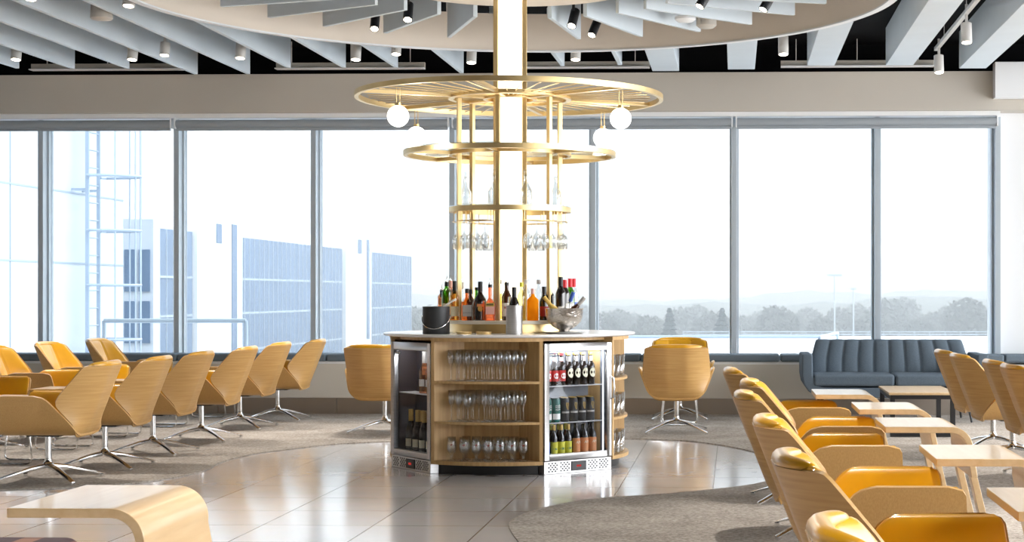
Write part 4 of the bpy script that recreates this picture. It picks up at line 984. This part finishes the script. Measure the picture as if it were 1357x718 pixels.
mb = MB(); mb.box(-12.5, 34, YG+.5, 27, -.9, -.4); struct('trim_roof_deck', mb, 'roof')
mb = MB(); mb.box(-26, 90, 90, 190, -8.6, -3.6); struct('trim_far_roof', mb, 'roof')
# near facade with seams
def rotA(x, d): return cw(x, d)
xf = rotA(-10.5, 25)[0]
b = thing('terminal_building', 'white clad terminal wing with panel seams close outside the left window', 'building', (xf, 0, 0))
mb = MB(); mb.box(-9, 0, 19.5, 30.3, -8.6, 12); mb.build('facade', 'fac', b)
mb = MB()
for zz in (-1.2, 1.75, 2.95, 5.9): mb.box(-.01, .012, 19.5, 30.3, zz, zz+.03)
for yy in (25.5,): mb.box(-.01, .013, yy, yy+.03, -8, 12)
mb.build('panel_seam', 'seam', b)
# caged ladder standing off the facade
lx, ly = PD(118, 28.7); ly = 29.0
t = thing('caged_ladder', 'white caged access ladder fixed outside the left window', 'ladder', (xf+.25, 27.9, -4))
for yy in (0, .5):
    mb = MB(); mb.box(0, .06, yy-.02, yy+.02, 0, 9); mb.build('ladder_rail', 'pale_steel', t)
for i in range(30): mb = MB(); mb.tube([(.03, .02, .3*i+.2), (.03, .48, .3*i+.2)], .014, 6); mb.build('rung', 'pale_steel', t)
for i in range(8):
    mb = MB(); P = [(.06, 0, 0)]+[(.1+.75*math.sin(PI*k/10), .25-.42*math.cos(PI*k/10), 0) for k in range(11)]+[(.06, .5, 0)]
    mb.tube(P, .025, 6); mb.build('cage_hoop', 'pale_steel', t, loc=(0, 0, 2.6+i*.93))
for k in (2, 4, 5, 6, 8): mb = MB(); x, y = .1+.75*math.sin(PI*k/10), .25-.42*math.cos(PI*k/10); mb.tube([(x, y, 2.6), (x, y, 9.1)], .014, 6); mb.build('cage_strap', 'pale_steel', t)
# standoff brackets
mb = MB()
for zz in (1, 4, 7): mb.box(-.249, 0, 0, .03, zz, zz+.04); mb.box(-.25, 0, .47, .5, zz, zz+.04)
mb.build('wall_bracket', 'pale_steel', t)
# long blue-panelled building receding to the right
xq = rotA(-30.6, 130)[0]
def dq(px): return 30.6*F/(PX-px)
b = thing('office_building', 'long hazy blue grey panelled building receding outside the left windows', 'building', (xq-.0, 0, 0))
def yq(px): return cw(-30.6, dq(px))[1]
mb = MB(); mb.box(-12, -.6, yq(150), yq(528), -8.6, 5.2); mb.build('main_block', 'fac2', b)
for a, c in ((160, 270), (325, 445), (477, 526)):
    y0, y1 = yq(a), yq(c); mb = MB(); mb.box(-.6, 0, y0, y1, -8.6, 5.2); f_ = mb.build('clad_bay', 'bluepanel', b)
    mb = MB()
    for zz in (2.2, -.2, -2.8, -5.4): mb.box(0.001, .06, y0, y1, zz, zz+.14)
    nn = int((y1-y0)/1.2)
    for i in range(nn+1): yy = y0+(y1-y0)*i/nn; mb.box(.001, .05, yy-.03, yy+.03, -8.6, 5.2)
    mb.build('panel_grid', 'galv', f_)
for a, c in ((271, 324), (446, 476)):
    mb = MB(); mb.box(-4, .3, yq(a), yq(c), -8.6, 6.6); mb.build('stair_tower', 'fac2', b)
for a, c, z0, z1 in ((293, 299, 4.6, 5.9), (311, 317, -3.0, 6.0), (460, 464, 4.9, 6.2), (470, 473, -3, 6.3)):
    mb = MB(); mb.box(.31, .36, yq(a), yq(c), z0, z1); mb.build('louvre', 'bluepanel', b)
# low white plant building behind the ladder; a thin front slab stands in for it
b = thing('plant_front', 'thin stand-in front of a low white plant building with window openings behind the caged ladder', 'screen wall', (cw(-15, 45)[0]-.6, 45, -8.6))
mb = MB(); mb.box(-5, 1.8, -2, -1.5, 0, 11.8); mb.build('walls', 'fac', b)
mb = MB()
for k in range(2):
    for j in range(2): mb.box(1.05+k*.38, 1.34+k*.38, -2.05, -2.0, 8.55+j*1.35, 9.65+j*1.35)
mb.build('window_band', 'bluepanel', b)
# railings
def railing(name, lab, pts, ztop, zbase, r=.028):
    t = thing(name, lab, 'railing', (pts[0][0], pts[0][1], zbase)); ox, oy = pts[0]
    for zz, n_ in ((ztop-zbase, 'top_rail'), ((ztop-zbase)*.5, 'mid_rail')):
        mb = MB(); mb.tube([(x-ox, y-oy, zz) for x, y in pts], r, 8); mb.build(n_, 'galv', t)
    for (xa, ya), (xb, yb) in zip(pts, pts[1:]):
        L = math.hypot(xb-xa, yb-ya); n = max(1, int(L/1.7))
        for i in range(n+1):
            x, y = xa+(xb-xa)*i/n-ox, ya+(yb-ya)*i/n-oy; mb = MB(); mb.tube([(x, y, 0.001), (x, y, ztop-zbase)], r*.9, 8); mb.build('post', 'galv', t)
p0 = PD(138, 20.5); p1 = PD(326, 20.5)
railing('roof_railing', 'pale tubular roof railing outside the left windows', [p0, p1], .91, -.4)
p0 = PD(700, 23); p1 = PD(1086, 23); p2 = PD(1110, 25.5)
railing('roof_railing', 'pale tubular roof railing outside the windows right of the bar', [p0, p1, p2], .645, -.4, .022)
p0 = PD(1000, 170); p1 = PD(1500, 170)
railing('roof_railing', 'thin white railing on the far roof edge at the right', [PD(905, 185), PD(1600, 185)], -3.0, -3.599, .05)
# trees
def conifer(px, top, base, w, lab):
    d = 190.0; x, y = PD(px, d); z1 = H-(top-PY)*d/F; z0 = -8.6
    t = thing('conifer_tree', lab, 'tree', (x, y, z0)); hh = z1-z0; ww = w/2*d/F*1.45; rnd = random.Random(px)
    mb = MB(); mb.cyl(.22, 0, hh*.9, 8, r2=.04); mb.build('trunk', 'broad', t)
    mb = MB(); L = 15
    for k in range(L):
        z = hh*(.12+.86*k/L); rr = ww*(1-(k/L))**.8+.12; n = 11
        for i in range(n):
            a = 2*PI*i/n+rnd.random(); r_ = rr*rnd.uniform(.75, 1.15); dr = .35*rr+.15
            p = Vector((0, 0, z+.2)); q = Vector((r_*math.cos(a), r_*math.sin(a), z-dr*.6)); s_ = Vector((-math.sin(a), math.cos(a), 0))*(.22+rr*.17)
            m1 = (p+q)/2; mb.add([p, m1+s_+Vector((0, 0, -.1)), q, m1-s_+Vector((0, 0, -.1)), m1+Vector((0, 0, .25)), m1-Vector((0, 0, .3))], [(0, 1, 4), (1, 2, 4), (2, 3, 4), (3, 0, 4), (0, 5, 1), (1, 5, 2), (2, 5, 3), (3, 5, 0)], False)
    mb.build('foliage', 'conifer', t, auto=False)
conifer(887, 403, 444, 34, 'dark conifer standing alone beyond the roof, left of the window post')
conifer(957, 403, 444, 34, 'dark conifer beyond the roof just left of the window post')
def tree_proto(seed, mat):
    rnd = random.Random(seed); t = thing('bare_tree', 'x', 'tree'); mb = MB()
    mb.tube([(0, 0, 0), (.1, 0, 3), (0, .1, 6)], [.3, .22, .1], 6)
    for i in range(5): a = rnd.random()*6.28; mb.tube([(0, 0, 2.5+i*.5), (1.2*math.cos(a), 1.2*math.sin(a), 4+i*.6), (2.2*math.cos(a), 2.2*math.sin(a), 5.4+i*.6)], [.12, .08, .03], 5)
    mb.build('trunk', 'broad', t)
    mb = MB()
    for i in range(900):                    # twig clusters
        a = rnd.random()*6.283; b_ = math.acos(rnd.uniform(-1, 1)); r = rnd.uniform(.45, 1)**.5
        c = Vector((3.0*r*math.sin(b_)*math.cos(a), 3.0*r*math.sin(b_)*math.sin(a), 5.1+3.0*r*math.cos(b_)*(1 if b_ < 1.57 else .85)))
        s = rnd.uniform(.25, .6); v = [c+Vector([rnd.uniform(-s, s) for _ in range(3)]) for _ in range(4)]
        mb.add(v, [(0, 1, 2), (0, 2, 3), (0, 3, 1), (1, 3, 2)], False)
    mb.build('twigs', mat, t, auto=False); return Proto(t)
tp = [tree_proto(3, 'broad'), tree_proto(9, 'broad')]
rnd = random.Random(5)
pxs = [532, 553, 574, 640, 745, 768]+[798+21*k for k in range(25) if k not in (4, 8)]
for i, px in enumerate(sorted(pxs)):
    d = (228, 262, 296)[i % 3]; x, y = PD(px, d); s = rnd.uniform(.78, 1.0)
    if 1170 < px < 1215 or 1275 < px < 1290: s = 1.12
    o = tp[i % 2].put((x, y, -8.6), rnd.random()*6, 'hazy bare winter tree in the distant tree line beyond the roof', 'distant tree line')
    o.scale = (s*1.02, s*1.02, s)
# distant wooded ridge, built as a low hill
def hill(y0, h, seed, amp):
    rr = random.Random(seed); n = 160; mb = MB(); v = []; f = []; ph = [rr.random()*6 for _ in range(6)]
    for i in range(n+1):
        x = -450+900*i/n; hh = h+amp*sum(math.sin(x*.013*(k+1)*1.7+ph[k])/(k+1) for k in range(6))+rr.uniform(-.6, .6)
        v += [(x, y0-60, -8.7), (x, y0-20, -8.6+hh*.7), (x, y0, -8.6+hh), (x, y0+90, -8.7)]
    for i in range(n):
        for k in range(3): f.append((4*i+k, 4*i+4+k, 4*i+5+k, 4*i+1+k))
    mb.add(v, f, True); return struct('hill', mb, 'broad')
hill(420, 7.0, 1, 1.0); hill(640, 9.5, 2, 1.4)
for px, top, lab in ((1106, 366, 'tall thin floodlight mast with lamp head beyond the far roof'), (1131, 384, 'shorter thin lamp mast just right of the tall floodlight mast')):
    d = 200; x, y = PD(px, d); z1 = H-(top-PY)*d/F; t = thing('floodlight_mast', lab, 'lamp post', (x, y, -8.6)); hh = z1+8.6
    mb = MB(); mb.tube([(0, 0, 0), (0, 0, hh)], [.14, .08], 8); mb.build('mast', 'fac', t)
    mb = MB(); mb.box(-.9 if px < 1120 else -.3, .9 if px < 1120 else .3, -.15, .15, hh, hh+.25); mb.build('lamp_head', 'galv', t)
# haze between here and the horizon
m, nt, out_ = newmat('winter_haze'); vs_ = nt.nodes.new('ShaderNodeVolumeScatter'); vs_.inputs['Color'].default_value = (.93, .96, 1, 1); vs_.inputs['Density'].default_value = .0032
nt.links.new(vs_.outputs[0], out_.inputs['Volume']); M['haze'] = m
HAZE = True
if HAZE:
    mb = MB(); mb.box(-500, 500, 34, 900, -8.5, 40); tag(mb.build('haze', 'haze'), kind='structure')

# ------------------------------------------------------------------ light
w = bpy.data.worlds.new('World'); bpy.context.scene.world = w; w.use_nodes = True
nt = w.node_tree; bg = nt.nodes['Background']; bg.inputs[1].default_value = 1.0
tc = nt.nodes.new('ShaderNodeTexCoord'); sx = nt.nodes.new('ShaderNodeSeparateXYZ'); nt.links.new(tc.outputs['Generated'], sx.inputs[0])
rp = nt.nodes.new('ShaderNodeValToRGB'); nt.links.new(sx.outputs[2], rp.inputs[0])
e0, e1 = rp.color_ramp.elements; e0.position = 0; e1.position = 1      # overcast sky: brighter towards the zenith
e0.color = tuple(c*SKY0 for c in (.955, .975, 1.0))+(1,); e1.color = tuple(c*SKY1 for c in (.95, .975, 1.0))+(1,)
nt.links.new(rp.outputs[0], bg.inputs[0])
mxx = nt.nodes.new('ShaderNodeMath'); mxx.operation = 'MAXIMUM'; mxx.inputs[1].default_value = 0; nt.links.new(sx.outputs[0], mxx.inputs[0])
pw = nt.nodes.new('ShaderNodeMath'); pw.operation = 'POWER'; pw.inputs[1].default_value = 2.5; nt.links.new(mxx.outputs[0], pw.inputs[0])
ma = nt.nodes.new('ShaderNodeMath'); ma.operation = 'MULTIPLY_ADD'; ma.inputs[1].default_value = SIDE; ma.inputs[2].default_value = 1; nt.links.new(pw.outputs[0], ma.inputs[0])
nt.links.new(ma.outputs[0], bg.inputs[1])          # sky boost towards the right, added to brighten the interior
# spotlights added as fill, to brighten floor and carpet
n_ = 0
for gx in (-7.4, -5.24, -3.1, -1.4, .45, 2.75, 4.5):
    for gy in (3.5, 6.5, 9.2, 12.2, 15.1):
        if math.hypot(gx-BX, gy-BY) < 3.1: continue
        if any(o_.name.startswith('spotlight') and o_.parent is None and abs(o_.location.x-gx) < .25 and abs(o_.location.y-gy) < .4 for o_ in bpy.data.objects): continue
        n_ += 1; spot('spotlight', 'white cylinder fill spotlight added in rows above the seating', gx, gy, 3.43, power=FILL, group='spotlights over the seating', h=.12, r=.045)

# ------------------------------------------------------------------ camera
cam = bpy.data.cameras.new('camera'); co = bpy.data.objects.new('camera', cam); C.objects.link(co)
co.location = (0, 0, H); co.rotation_euler = (PI/2, 0, A)
cam.sensor_width = 36; cam.lens = F/1357*36
cam.shift_x = (678.5-PX)/1357; cam.shift_y = (PY-359)/1357
cam.clip_end = 3000; cam.clip_start = .05
sc = bpy.context.scene; sc.camera = co; sc.cycles.transparent_max_bounces = 64; sc.cycles.max_bounces = 10; sc.cycles.diffuse_bounces = 5
sc.view_settings.view_transform = 'Standard'; sc.view_settings.look = 'None'; sc.view_settings.gamma = 1; sc.view_settings.exposure = EXPO; sc.view_settings.use_curve_mapping = False
for o in bpy.data.objects:
    if o.type == 'LIGHT' and o.data.name == 'column_glow': bpy.data.objects.remove(o)
